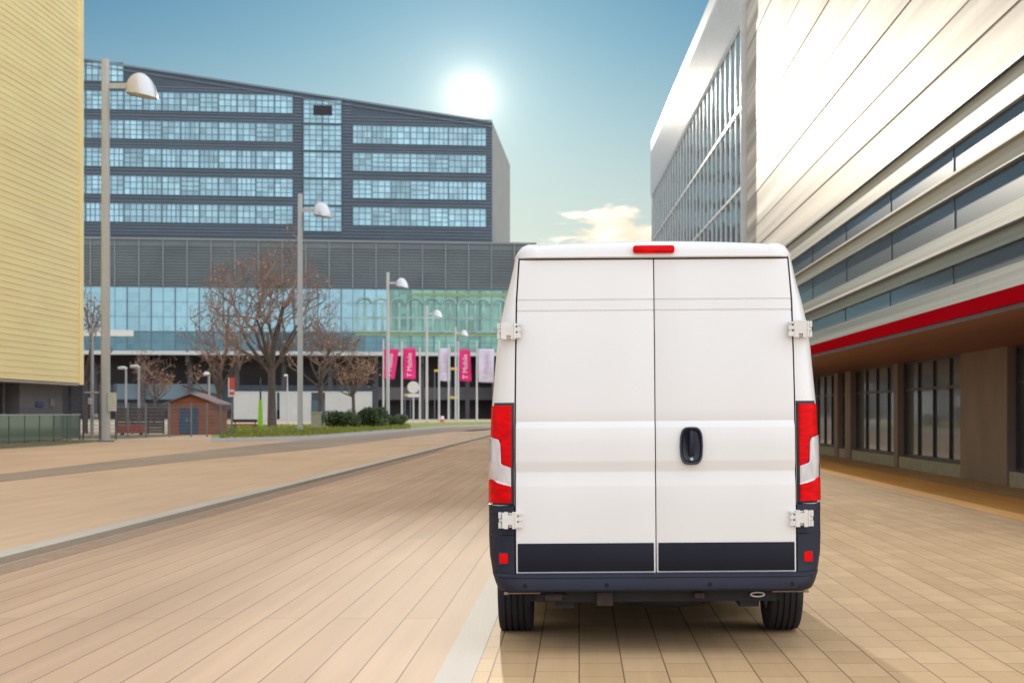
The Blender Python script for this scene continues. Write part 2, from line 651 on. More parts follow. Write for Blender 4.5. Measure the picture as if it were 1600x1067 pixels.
m_rb_cream = pm('cream_panel', (0.33, 0.305, 0.285), 0.55, var=0.10, scale=0.9, stretch=(1, 0.012, 1.7), c2=(0.78, 0.76, 0.72), spec=0.22, bump=0.2, bscale=1.6)
m_rb_pale = pm('pale_grey_panel', (0.25, 0.28, 0.285), 0.5, var=0.2, scale=1.2, stretch=(1, 0.012, 2.6), c2=(0.52, 0.54, 0.51), spec=0.3)
m_rb_gap = pm('gap_taupe', (0.46, 0.43, 0.39), 0.5, var=0.2, scale=1, stretch=(1, 0.03, 1))
m_rb_teal = pm('teal_grey_panel', (0.13, 0.165, 0.175), 0.5, var=0.2, scale=1.4, stretch=(1, 0.012, 3.0), c2=(0.31, 0.35, 0.335), spec=0.3)
m_rb_glass = glass_mat('band_glass', (0.36, 0.44, 0.52), (0.022, 0.034, 0.050), refl=0.06, rnd=0.3, rough=0.12)
m_rb_mull = pm('band_mullion', (0.06, 0.07, 0.085), 0.4, metal=0.3, var=0.1)
m_red = pm('red_fascia', (0.33, 0.003, 0.009), 0.85, spec=0.0, var=0.14, scale=1, stretch=(1, 0.05, 1))
m_purple = pm('dark_plum_edge', (0.09, 0.05, 0.075), 0.5, var=0.1)
m_soffit = pm('brown_soffit', (0.20, 0.075, 0.045), 0.5, var=0.2, scale=1.2, stretch=(1, 0.05, 1))
m_pier = pm('stone_pier', (0.20, 0.155, 0.130), 0.6, var=0.15, scale=1.2, stretch=(1, 1, 0.5))
m_shop_glass = glass_mat('shop_glass', (0.60, 0.66, 0.72), (0.035, 0.042, 0.055), refl=0.10, rnd=0.6, rough=0.05)
m_shop_frame = pm('shop_frame', (0.035, 0.035, 0.042), 0.45, var=0.2)
m_plinth = pm('plinth_stone', (0.30, 0.30, 0.26), 0.7, var=0.12)
m_gl_frame = pm('white_mullion', (0.66, 0.70, 0.74), 0.35, metal=0.2, var=0.05)
m_gl_glass = glass_mat('mirror_glass', (0.84, 0.88, 0.90), (0.42, 0.44, 0.45), refl=0.60, rnd=0.2, rough=0.03, wobble=0.05, wscale=0.5)
m_gl_dark_refl = glass_mat('dark_reflection_glass', (0.72, 0.78, 0.78), (0.07, 0.085, 0.085), refl=0.55, rnd=0.6, rough=0.03, wobble=0.12, wscale=0.7)  # lower rows coloured darker to stand for a reflection of trees and buildings
m_gl_white = pm('white_fascia', (0.70, 0.72, 0.75), 0.35, var=0.05)

m_bark = pm('bark', (0.105, 0.075, 0.065), 0.9, var=0.3, scale=3, bump=0.4)
m_twig = pm('twigs', (0.24, 0.155, 0.125), 0.9, var=0.3, scale=0.3)
m_leaf = pm('dry_leaves', (0.30, 0.135, 0.055), 0.8, var=0.5, scale=0.4, c2=(0.36, 0.19, 0.09))
m_bush = pm('bush_leaves', (0.035, 0.060, 0.022), 0.7, var=0.5, scale=0.8, c2=(0.075, 0.105, 0.035))
m_shed = pm('shed_boards', (0.38, 0.12, 0.055), 0.7, var=0.2, scale=1.5, stretch=(0.3, 0.3, 4))
m_shed_roof = pm('shed_roof_felt', (0.27, 0.17, 0.155), 0.75, var=0.15)
m_shed_door = pm('shed_door_blue', (0.035, 0.095, 0.19), 0.5, var=0.15, scale=2, stretch=(4, 1, 0.3))
m_white_wall = pm('white_render', (0.50, 0.50, 0.48), 0.8, var=0.06, scale=0.3)
m_green = pm('lime_paint', (0.28, 0.56, 0.03), 0.45, var=0.08)
m_signred = pm('sign_red', (0.62, 0.07, 0.06), 0.45, var=0.08)
m_signwhite = pm('sign_white', (0.62, 0.61, 0.57), 0.5, var=0.05)
m_magenta = pm('banner_magenta', (0.70, 0.012, 0.17), 0.7, var=0.1, scale=1)
m_lilac = pm('banner_pale', (0.62, 0.56, 0.68), 0.75, var=0.08, scale=1)
m_letter = pm('banner_letter', (0.78, 0.70, 0.74), 0.7, var=0.04)
m_letter_pink = pm('banner_letter_pink', (0.60, 0.40, 0.56), 0.7, var=0.05)
m_redlow = pm('orange_red_paint', (0.42, 0.075, 0.04), 0.6, var=0.2)
m_pillar = pm('pillar_stone', (0.34, 0.32, 0.24), 0.8, var=0.12)

# ground
m_road = slab_mat('long_slab_paving', lin(178, 148, 121), lin(186, 156, 128), lin(120, 98, 81), 0.25, 11.0, gap=0.0050, streak=0.20)
m_pave = slab_mat('short_slab_paving', lin(186, 155, 117), lin(197, 166, 128), lin(132, 107, 80), 0.25, 0.46, gap=0.0050, streak=0.20)
m_plaza = slab_mat('plaza_paving', lin(196, 166, 136), lin(200, 170, 140), lin(184, 156, 128), 0.5, 5.0, gap=0.006, streak=0.2, bump=0.1)
m_base = pm('far_ground', lin(190, 170, 140), 0.85, var=0.1, scale=0.05)
m_strip = pm('grey_stone_strip', lin(163, 155, 146), 0.75, var=0.10, scale=3, stretch=(1, 0.1, 1), bump=0.1, bscale=60)
m_kerb = pm('kerb_stone', lin(182, 173, 158), 0.75, var=0.08, scale=2, stretch=(1, 0.1, 1))
m_drain = pm('drain_grating', lin(172, 148, 126), 0.6, var=0.1)
m_orange = slab_mat('orange_paving', lin(226, 166, 92), lin(232, 174, 102), lin(180, 130, 80), 0.25, 1.2, streak=0.10)
m_cycle = pm('asphalt_path', lin(150, 131, 111), 0.8, var=0.14, scale=0.4, stretch=(1, 0.3, 1))
m_grass = pm('grass', (0.25, 0.27, 0.05), 0.9, var=0.4, scale=0.6, bump=0.5)
m_grass_dull = pm('dull_grass', (0.14, 0.13, 0.065), 0.9, var=0.3, scale=0.6, bump=0.5)


# ------------------------------------------------------------------ ground
def sheet(name, poly, z, mat):
    mb = MB()
    mb.face([(x, y, z) for x, y in poly])
    o = mb.build(name, mat, recalc=False)
    if o.data.polygons[0].normal.z < 0:
        o.data.flip_normals()
    return structure(o)


KX = -5.62
sheet('ground', [(-1500, -60), (1500, -60), (1500, 2500), (-1500, 2500)], -0.012, m_base)
sheet('roadway', [(KX, -20), (-0.80, -20), (-0.80, 175), (KX, 175)], 0.0, m_road)
sheet('pavement', [(-0.59, -20), (6.05, -20), (6.05, 200), (-0.59, 200)], 0.0, m_pave)
sheet('paving_strip', [(6.05, -20), (7.55, -20), (7.55, 130), (6.05, 130)], 0.0, m_orange)
sheet('forecourt', [(7.55, -20), (12.0, -20), (12.0, 130), (7.55, 130)], -0.004, m_pave)
structure(MB().box(-0.80, -0.59, -20, 175, -0.05, 0.003).build('stone_strip', m_strip))
PZ = 0.06
mbp = MB().box(-60, KX - 0.26, -20, 118, -0.2, PZ)
structure(mbp.build('plaza', m_plaza))
mbk = MB()
for k in range(195):
    y0 = -20 + k * 1.0
    mbk.box(KX - 0.26, KX, y0 + 0.004, y0 + 0.996, -0.2, PZ + 0.01)
structure(mbk.build('kerb', m_kerb))
mbd = MB()
for k in range(7):
    x0 = KX + 0.06 + k * 0.045
    mbd.box(x0, x0 + 0.022, -5, 60, -0.02, 0.006)
structure(mbd.build('drain_channel', m_drain))


def curve_path(name, up, lo, mat, z):
    n = 40
    pu = [G(lerp(up[0][0], up[-1][0], k / n), table(up, lerp(up[0][0], up[-1][0], k / n)), z) for k in range(n + 1)]
    pl = [G(lerp(lo[0][0], lo[-1][0], k / n), table(lo, lerp(lo[0][0], lo[-1][0], k / n)), z) for k in range(n + 1)]
    mb = MB().grid([[(x, y, z) for x, y in pu], [(x, y, z) for x, y in pl]])
    o = mb.build(name, mat, recalc=False)
    if o.data.polygons[0].normal.z < 0:
        o.data.flip_normals()
    return structure(o)


curve_path('asphalt_path', [(-40, 745), (100, 729), (200, 717), (300, 706), (400, 695), (500, 685), (600, 674), (700, 666), (790, 662)],
           [(-40, 757), (100, 741), (200, 730), (300, 719), (400, 710), (500, 700), (600, 687), (700, 675), (790, 668)], m_cycle, PZ + 0.006)
curve_path('far_pavement', [(330, 684), (480, 680), (600, 671), (700, 664.5), (860, 661)],
           [(330, 690), (480, 687), (600, 677), (700, 667), (860, 663)], m_strip, PZ + 0.010)
curve_path('verge', [(330, 664), (480, 663), (600, 661), (800, 658)], [(330, 685), (480, 681), (600, 672), (800, 661.5)], m_grass, PZ + 0.004)
sheet('grass_strip', [(-26.2, 40), (-22.6, 40), (-22.6, 66), (-24.0, 80), (-26.2, 81)], PZ + 0.005, m_grass_dull)
sheet('far_yard', [(-70, 84), (-24.6, 84), (-24.6, 99), (-70, 99)], PZ + 0.005, m_grass_dull)

# grass blades along the verge
mbg = MB()
rg = random.Random(5)
for k in range(5200):
    px = rg.uniform(345, 640)
    lo_y = table([(330, 685), (480, 681), (600, 672), (800, 661.5)], px)
    py = rg.uniform(664, lo_y)
    x, y = G(px, py, PZ)
    a = rg.uniform(0, math.pi)
    h = rg.uniform(0.12, 0.34)
    w = 0.06
    mbg.face([(x - w * math.cos(a), y - w * math.sin(a), PZ), (x + w * math.cos(a), y + w * math.sin(a), PZ), (x + rg.uniform(-.1, .1), y, PZ + h)])
tag(mbg.build('grass', m_grass, recalc=False), 'short green grass on the verge below the bare trees', 'grass', kind='stuff')

# ------------------------------------------------------------------ van
VY = 9.4
VS = S / VY
VX = (1026 - HX) / VS
van = thing('delivery_van', 'white delivery van with closed rear doors driving away on the paved road', 'van', (VX, VY, 0))
van.rotation_euler = (0, R(-0.40), 0)


def vz(py):
    return CH + (HY - py) / VS


W_T = [(0.30, 0.99), (0.60, 1.012), (0.90, 1.018), (1.176, 1.015), (1.529, 1.003), (1.881, 0.972), (2.038, 0.948), (2.155, 0.922),
       (2.29, 0.886), (2.43, 0.855), (2.477, 0.832), (2.505, 0.785), (2.520, 0.68), (2.53, 0.0)]
E_T = [(0.40, 0.860), (1.10, 0.859), (1.53, 0.856), (1.88, 0.850), (2.155, 0.845), (2.42, 0.828), (2.6, 0.80)]
RC = 0.13


def Wz(z): return table(W_T, z)
def Ez(z): return table(E_T, z)


LEAN = [(0.3, 0.0), (1.55, 0.0), (1.9, 0.008), (2.2, 0.024), (2.43, 0.050), (2.6, 0.09)]


def cornerY(z, x, off=0.0):
    """rear surface depth at half width x"""
    e, w = Ez(z), Wz(z)
    t = max(0.0, min(1.0, (x - e) / max(1e-4, w - e)))
    return RC * (1 - math.sqrt(max(0.0, 1 - t * t))) + table(LEAN, z) + off


# body: pillars, sides, roof
mb = MB()
zs = [0.905 + k * (2.43 - 0.905) / 44 for k in range(45)]
for s in (-1, 1):
    rows = []
    for z in zs:
        e, w = Ez(z) + 0.004, Wz(z)
        row = [(s * e, table(LEAN, z) + 0.07, z)]
        for k in range(15):
            a = math.pi / 2 * k / 14
            x = e + (w - e) * math.sin(a)
            row.append((s * x, cornerY(z, x), z))
        rows.append(row)
    mb.grid(rows)


def zbot(y):
    b = 0.36 if y > 0.7 else 0.50
    for wy in (1.05, 4.55):
        d = abs(y - wy)
        if d < 0.43:
            b = max(b, 0.34 + math.sqrt(0.43 ** 2 - d * d))
    return b


ZTOP = [(0, 2.53), (3.7, 2.50), (4.05, 2.36), (4.85, 1.55), (5.30, 1.25), (5.45, 0.95)]
WF = [(0, 1.0), (4.0, 1.0), (4.8, 0.97), (5.2, 0.90), (5.45, 0.80)]
ys_ = sorted(set([RC + table(LEAN, 1.0) + 0.0] + [0.3, 0.45, 0.6] + [0.62 + k * 0.043 for k in range(21)] + [1.6, 2.2, 3.0, 3.7, 3.9, 4.05] + [4.12 + k * 0.043 for k in range(21)] + [5.1, 5.3, 5.45]))
side_z = [0.36, 0.45, 0.55, 0.66, 0.78, 0.95, 1.176, 1.35, 1.529, 1.7, 1.881, 2.038, 2.155, 2.29, 2.43]


def sect(y):
    zb = zbot(y)
    zt = table(ZTOP, y)
    wf = table(WF, y)
    out = []
    for z in side_z:
        if z < 0.95:
            zz = lerp(zb, 0.95, (z - 0.36) / (0.95 - 0.36))
            w = Wz(zz)
        else:
            zz = 0.95 + (z - 0.95) * (zt - 0.95) / (2.53 - 0.95)
            w = Wz(z)
        out.append((w * wf, zz))
    return out


rear_first = True
for s in (-1, 1):
    rows = []
    for y in ys_:
        rows.append([(s * w, y if i < 9 else y + (table(LEAN, side_z[i]) if y < 0.3 else 0), z) for i, (w, z) in enumerate(sect(y))])
    mb.grid(rows)
# roof with crown and gutters
rows = []
for y in ys_:
    zt = table(ZTOP, y)
    wf = table(WF, y)
    k = (zt - 0.95) / (2.53 - 0.95)
    yy = y + (0.05 if y < 0.3 else 0)
    rf = [(-0.855, 2.43), (-0.832, 2.477), (-0.79, 2.503), (-0.70, 2.511), (-0.68, 2.497), (-0.64, 2.497), (-0.62, 2.515), (-0.3, 2.526), (0, 2.53)]
    rf = rf + [(-a, b) for a, b in reversed(rf[:-1])]
    rows.append([(a * wf, yy, 0.95 + (b - 0.95) * k) for a, b in rf])
mb.grid(rows)
body = mb.build('body', m_white, van, smooth=30)

# roof end panel above the doors
mb = MB()
xs = [-0.856, -0.850, -0.835, -0.81, -0.775, -0.735, -0.715, -0.708, -0.702, -0.69, -0.6, -0.45, -0.3, -0.15, 0]
xs = xs + [-x for x in reversed(xs[:-1])]


def crown(x):
    a = abs(x)
    if a <= 0.70: return 2.530 - 0.020 * (a / 0.70) ** 2
    if a <= 0.712: return 2.507
    if a <= 0.78: return 2.514
    return 2.514 - 0.082 * ((a - 0.78) / 0.076) ** 1.9


def cap_y(x):
    a = abs(x)
    return 0.0 if a < 0.72 else 0.13 * (1 - math.sqrt(max(0, 1 - ((a - 0.72) / 0.137) ** 2)))


rows = []
for q, (yo, f) in enumerate([(0.075, 0.0), (0.012, 0.0), (0.000, 0.05), (0.004, 0.35), (0.012, 0.62), (0.028, 0.82), (0.055, 0.94), (0.10, 0.995), (0.20, 1.004)]):
    row = []
    for x in xs:
        zt = crown(x)
        z0 = min(2.424, zt - 0.004)
        z = z0 + (zt + 0.004 - z0) * f
        row.append((x, 0.022 + yo + cap_y(x) * (1 - 0.5 * f), z))
    rows.append(row)
mb.grid(rows)
mb.build('roof_end_panel', m_white, van, smooth=35)

# recess behind the door gaps
mb = MB()
rows = []
for z in [0.40 + k * 0.1015 for k in range(21)]:
    rows.append([(-Ez(z) - 0.012, table(LEAN, z) + 0.045, z), (Ez(z) + 0.012, table(LEAN, z) + 0.045, z)])
mb.grid(rows)
mb.build('door_seal', m_black, van)

# doors
ROWS = [(404, 0.0), (430, 0.0), (455, 0.0), (466.2, 0.0), (467.0, 0.007), (469.0, 0.007), (469.8, 0.0), (476, 0.0), (483.2, 0.0),
        (484.0, 0.007), (486.0, 0.007), (486.8, 0.0), (520, -0.004), (580, -0.008), (640, -0.008), (656, -0.006), (657.5, -0.005), (667, -0.026),
        (668.5, -0.0275), (690, -0.028), (718, -0.028), (722, -0.0275), (734, -0.010), (738, -0.010), (756, -0.027), (760, -0.028), (800, -0.028), (846, -0.027), (894, -0.024)]
DB = [(vz(py), yo) for py, yo in ROWS]
door_obj = {}
for s in (-1, 1):
    mb = MB()
    cols_ = [(0.0, 0.045), (0.0, 0.006), (0.004, 0.0015), (0.010, 0), (0.25, 0), (0.5, 0), (0.75, 0), (0.990, 0), (0.996, 0.0015), (1.0, 0.006), (1.0, 0.045)]
    rows = []
    allr = [(DB[0][0], DB[0][1] + 0.045), (DB[0][0], DB[0][1] + 0.006), (DB[0][0] - 0.004, DB[0][1])] + DB[1:-1] + [(DB[-1][0] + 0.004, DB[-1][1]), (DB[-1][0], DB[-1][1] + 0.006), (DB[-1][0], DB[-1][1] + 0.045)]
    for z, yo in allr:
        e = Ez(z) - 0.005
        g = 0.0028
        rows.append([(s * (g + uu * (e - g)), table(LEAN, z) + yo + cy, z) for uu, cy in cols_])
    mb.grid(rows)
    d = mb.build('rear_door', m_white, van, smooth=28)
    door_obj[s] = d
    # black panel along the foot of the door
    z0, z1 = vz(891), vz(847)
    e = Ez(0.6) - 0.005
    x0, x1 = 0.0055 + 0.008, e - 0.010
    mbt = MB().cbox(min(s * x0, s * x1), max(s * x0, s * x1), -0.034, -0.015, z0, z1, 0.004)
    mbt.build('foot_panel', m_trim, d, smooth=40)

# handle on the right-hand door
hx, hz = (1080 - 1024.2) / VS, vz(696.5)


def hp(px, py):
    return ((px - 1080) / VS + hx, vz(py))


def rr_outline():
    pts = []
    for k in range(40):
        t = 2 * math.pi * k / 40
        c_, s_ = math.cos(t), math.sin(t)
        x = math.copysign(abs(c_) ** 0.55, c_)
        z = math.copysign(abs(s_) ** 0.42, s_)
        wv = 1.0 - 0.16 * z * z
        pts.append((x * 18.2 / VS * wv, z * 29.5 / VS))
    return pts


ol = rr_outline()
mb = MB()
rings = [(1.0, -0.020), (1.0, -0.046), (0.95, -0.053), (0.86, -0.053), (0.80, -0.048), (0.76, -0.034), (0.70, -0.0315)]
mb.grid([[(hx + x * f, yy, hz + z * (f if f > 0.9 else f * 1.06) + (0.006 if f < 0.75 else 0)) for x, z in ol] for f, yy in rings], True)
mb.face([(hx + x * 0.70, -0.0315, hz + z * 0.742 + 0.006) for x, z in ol])
hd = mb.build('handle', m_handle, door_obj[1], smooth=45)
mb = MB()
pts = [(hx, -0.036, hz + 0.090), (hx, -0.058, hz + 0.080), (hx, -0.060, hz + 0.03), (hx, -0.056, hz - 0.030), (hx, -0.040, hz - 0.052)]
mb.path(pts, [0.012, 0.014, 0.0135, 0.016, 0.018], 12)
mb.build('pull_bar', m_bumper, hd, smooth=60)
mb = MB()
kz = vz(717)
mb.lathe([(0.0, -0.059), (0.0085, -0.059), (0.0105, -0.057), (0.0105, -0.045)], (hx, 0, kz), 'y', 20)
mb.build('key_lock', m_steel, hd, smooth=40)
mb = MB().box(hx - 0.0011, hx + 0.0011, -0.0605, -0.056, kz - 0.005, kz + 0.005)
mb.build('key_slot', m_black, hd)


# hinges
def hinge(s, pyc, lower):
    """strap hinge; outline in photo pixels about its own centre, mirrored by s (negative = left side)"""
    h = 13.0
    k = 1 / VS
    root_d = 1024.3 - 797.5     # centre distance of strap from van centre
    zc = vz(pyc)
    def m(p, yoff=0):
        return (s * (root_d - p[0]) * k, p[1] * k + zc)   # p[0] grows toward the door
    main = [(-13, h - 1), (-5, h), (-3.5, h), (-2.8, 8.5), (2.2, 8.5), (3.0, h), (10, h), (18.5, h - 1.5), (18.5, 8.0), (10.5, 8.0), (10.5, 5.0), (18.5, 5.0), (18.5, -0.5),
            (10.5, -0.5), (10.5, -3.2), (18.5, -3.2), (18.5, -h + 2), (10, -h), (3.0, -h), (2.0, -7), (-2.6, -7), (-3.6, -h), (-13, -h + 1), (-13, -7.5), (-9, -6), (-7.8, 0), (-9, 6), (-13, 7.5)]
    if not lower:
        main = [p for p in main if p not in [(-3.5, h), (-2.8, 8.5), (2.2, 8.5), (3.0, h)]]
    ybase = -0.052
    yb2 = -0.010
    mbh = MB()

    def bar(a, b, c, d, y0=ybase, y1=yb2):
        xa, xb = m((a, 0))[0], m((b, 0))[0]
        mbh.box(min(xa, xb), max(xa, xb), y0, y1, zc + c * k, zc + d * k)
    bar(-13, -9.5, 7.5, h - 1); bar(-13, -9.5, -h + 1, -7.5)
    bar(-9.5, -3.6, -h, h)
    bar(-3.6, 3.0, -7, 8.5 if lower else h)
    bar(3.0, 10.5, -h, h)
    for c, d in ((8.2, h - 1.5), (-0.6, 5.0), (-h + 2, -3.6)):
        bar(10.5, 18.5, c, d)
    bar(-2.9, 2.3, 9.2, 11.5, -0.028) if lower else None
    bar(-2.9, 2.3, -11.5, -7.8, -0.028)
    # outer leaf on the pillar, with its eye
    for (a, b, c, d) in ((-18.5, -13.8, 3.2, 12.2), (-18.5, -13.8, -12.2, -3.2), (-17.5, -9.6, -2.2, 2.2)):
        xa, xb = m((a, 0))[0], m((b, 0))[0]
        mbh.box(min(xa, xb), max(xa, xb), -0.036, 0.04, zc + c * k, zc + d * k)
    # pins
    for px_ in (8.6, -11.2):
        mbh.tube((m((px_, 0))[0], -0.050, zc - 12.0 * k), (m((px_, 0))[0], -0.050, zc + 12.0 * k), 1.7 * k, n=10)
    # door leaf bolts
    for pz_ in (6.2, -1.9):
        mbh.lathe([(0.0, -0.048), (1.6 * k, -0.048), (2.1 * k, -0.044), (2.1 * k, -0.02)], (m((15.2, 0))[0], 0, zc + pz_ * k), 'y', 8)
    return mbh.build('hinge', m_cream_plastic, van)


for s in (-1, 1):
    hinge(s, 516, False)
    hinge(s, 810.5, True)


# tail lights
def strip(rows_fn, z0, z1, nz_, s, off, ncol=8):
    mb = MB()
    rows = []
    for k in range(nz_ + 1):
        z = lerp(z0, z1, k / nz_)
        a, b = rows_fn(z)
        row = []
        for j in range(ncol + 1):
            x = lerp(a, b, j / ncol)
            y = cornerY(z, min(x, Wz(z)), off)
            row.append((s * x, y, z))
        rows.append(row)
    return mb.grid(rows)


TL_TOP, TL_BOT = 629.5, 786.0
C0 = [(600, 300), (681.9, 300), (682, 256), (685, 244.5), (692, 241.5), (722, 240.5), (724.5, 238.5), (729.5, 224.5), (900, 224.5)]
C1 = [(600, 300), (747, 300), (747.1, 255.5), (753, 245.5), (758.5, 224.5), (900, 224.5)]


def z2py(z): return HY - (z - CH) * VS


for s in (-1, 1):
    hous = strip(lambda z: (Ez(z) + 0.006, Wz(z) + 0.001), vz(787.5), vz(627.5), 40, s, -0.004).build('tail_light', m_black, van, smooth=60, solid=0.03)
    inn = lambda z: Ez(z) + 0.0165 + 0.006
    out = lambda z: Wz(z) + 0.004
    def clampx(d, z): return max(inn(z), min(out(z), d / VS))
    zt_, zb_ = vz(TL_TOP + 2.5), vz(TL_BOT - 2)
    mbr = MB()
    a = strip(lambda z: (inn(z), clampx(table(C0, z2py(z)), z)), zb_, zt_, 170, s, -0.012)
    b = strip(lambda z: (clampx(table(C1, z2py(z)), z), out(z)), vz(783.9), vz(747.15), 60, s, -0.012)
    # widen the lower block
    a.v += b.v and []
    n0 = len(a.v)
    a.v += b.v
    a.f += [tuple(n0 + i for i in q) for q in b.f]
    a.build('red_lens', m_red_lens, hous, smooth=60, recalc=True, solid=0.008)
    strip(lambda z: (clampx(table(C0, z2py(z)), z) + 0.001, max(clampx(table(C0, z2py(z)), z) + 0.001, clampx(table(C1, z2py(z)), z) - 0.001)), vz(758.4), vz(682.2), 90, s, -0.010).build('clear_lens', m_clear_lens, hous, smooth=60, solid=0.008)
    # bright rim along the foot of the clear lens
    mbq = MB()
    pth = []
    for pxd, py in ((256, 745.5), (246, 751.5), (236, 754.5), (225.5, 757)):
        z = vz(py)
        x = min(pxd / VS, Wz(z) - 0.001)
        pth.append((s * x, cornerY(z, x, -0.014), z))
    mbq.path(pth, [0.006, 0.009, 0.009, 0.006], 8)
    mbq.build('bright_rim', m_lamp_rim, hous, smooth=60)

# third brake light
mb = MB()
xb, zb_, zt_ = 32.5 / VS, vz(395.2), vz(383.2)
zm, hh_ = (zb_ + zt_) / 2, (zt_ - zb_) / 2
oln = []
for cx_, cz_, a0 in ((1, 1, 0), (-1, 1, 90), (-1, -1, 180), (1, -1, 270)):
    for k in range(7):
        t = R(a0 + 15 * k)
        oln.append((cx_ * (xb - 0.016) + 0.016 * math.cos(t), cz_ * (hh_ - 0.016) + 0.016 * math.sin(t)))
mb.grid([[(x * f, y, zm + z * f2) for x, z in oln] for y, f, f2 in ((0.06, 1, 1), (0.004, 1, 1), (-0.004, 0.985, 0.90), (-0.007, 0.96, 0.72))], True)
mb.face([(x * 0.96, -0.007, zm + z * 0.72) for x, z in oln])
bl = mb.build('brake_light', m_red_lens, van, smooth=40)

# bumper
mb = MB()
WB_T = [(0.38, 0.962), (0.43, 0.985), (0.50, 1.008), (0.60, 1.024), (0.75, 1.030), (0.912, 1.028)]


def bcor(z, x, off):
    w = table(WB_T, z)
    t = max(0, min(1, (x - 0.80) / (w - 0.80)))
    return 0.16 * (1 - math.sqrt(max(0, 1 - t * t))) + off


for s in (-1, 1):
    rows = []
    for z, o_ in [(0.906, 0.05), (0.912, 0.03), (0.912, -0.010), (0.905, -0.020), (0.86, -0.022), (0.855, -0.012), (0.73, -0.012), (0.725, -0.022), (0.60, -0.024), (0.50, -0.026), (0.485, -0.032)]:
        w = table(WB_T, z)
        row = [(s * 0.864, 0.05, z)]
        for k in range(13):
            a = math.pi / 2 * k / 12
            x = 0.864 + (w - 0.864) * math.sin(a)
            row.append((s * x, bcor(z, x, o_), z))
        rows.append(row)
    mb.grid(rows)
xs = [math.copysign(0.0, 1)]
xs = [-1 + 2 * k / 60 for k in range(61)]
rows = []
for z, o_ in [(0.497, 0.02), (0.4975, -0.030), (0.494, -0.058), (0.484, -0.070), (0.474, -0.072), (0.470, -0.066), (0.464, -0.068), (0.43, -0.076), (0.400, -0.074), (0.388, -0.064), (0.384, -0.04), (0.384, 0.08)]:
    w = table(WB_T, z)
    row = []
    for uu in xs:
        x = math.sin(uu * math.pi / 2) * w if abs(uu) > 2 else uu * w
        row.append((x, bcor(z, abs(x), o_), z))
    rows.append(row)
mb.grid(rows)
bump = mb.build('bumper', m_bumper, van, smooth=32)
for px in (821, 948, 1108, 1236):
    x = (px - 1025.6) / VS
    z = vz(911)
    y = bcor(z, abs(x), -0.074)
    MB().lathe([(0.0, y - 0.006), (0.010, y - 0.006), (0.0125, y - 0.002), (0.0125, y + 0.003), (0.0165, y + 0.003), (0.0165, y + 0.03)], (x, 0, z), 'y', 20).build('parking_sensor', m_trim, bump, smooth=40)
for s in (-1, 1):
    x = s * 237.6 / VS
    z = vz(870.5)
    y = bcor(z, abs(x), -0.024)
    M_ = Matrix.Translation((x, y, z)) @ Matrix.Rotation(s * 0.16, 4, 'Z')
    fr = MB().box(-0.034, 0.034, -0.004, 0.02, -0.038, 0.038, M_).build('reflector_frame', m_black, bump)
    bmx = bmesh.new()
    bmesh.ops.create_cube(bmx, size=1)
    for w in bmx.verts:
        w.co = (w.co.x * 0.052, -0.005 + w.co.y * 0.012, w.co.z * 0.060)
    bmesh.ops.bevel(bmx, geom=bmx.edges[:], offset=0.003, segments=2, affect='EDGES')
    mbx = MB(); mbx.bm(bmx, M_)
    mbx.build('reflector', m_red_small, fr)

# underside
mb = MB()
mb.box(-0.80, 0.80, 0.20, 5.0, 0.30, 0.52)
mb.box(-0.78, 0.78, 1.55, 4.1, 0.17, 0.30)  # lower pan and side boxes, added to darken the ground beneath
mb.box(-1.0, -0.82, 1.6, 4.05, 0.20, 0.5)
mb.box(0.82, 1.0, 1.6, 4.05, 0.20, 0.5)
mb.box(-0.74, 0.74, 0.06, 0.22, 0.31, 0.40)
mb.tube((-0.80, 1.05, 0.33), (0.80, 1.05, 0.33), 0.055, n=12)
mb.box(-0.62, -0.50, 0.10, 4.0, 0.27, 0.34)
mb.box(0.52, 0.64, 0.10, 4.0, 0.27, 0.34)
mb.lathe([(0, 0.235), (0.27, 0.235), (0.33, 0.26), (0.335, 0.36), (0, 0.38)], (0.1, 0.62, 0), 'z', 32)
mb.build('underbody', m_under, van)
MB().cbox(-0.365, -0.265, 0.02, 0.10, 0.290, 0.375, 0.006).build('tow_bracket', m_rust, van, smooth=40)
mb = MB().tube((-0.68, 0.05, 0.345), (-0.575, 0.05, 0.345), 0.028, n=14)
mb.tube((-0.70, 0.05, 0.35), (-0.55, 0.05, 0.35), 0.010, n=8)
mb.build('exhaust_pipe', m_rust, van, smooth=40)
MB().cbox(0.235, 0.295, -0.01, 0.06, 0.335, 0.372, 0.006).build('plug_socket', m_rust, van, smooth=40)
mb = MB()
pts = [(0.62 + 0.042 * math.cos(t), 0.0, 0.357 + 0.013 * math.sin(t)) for t in [2 * math.pi * k / 18 for k in range(19)]]
mb.path(pts, [0.006] * 19, 8)
mb.build('tow_eye', m_steel, van, smooth=60)
for s in (-1, 1):
    mb = MB().box(s * 0.71, s * 0.905, -0.02, 0.0, 0.372, 0.379)
    mb.box(s * 0.905, s * 0.93, -0.025, 0.0, 0.368, 0.384)
    mb.build('bumper_bracket', m_copper, van)


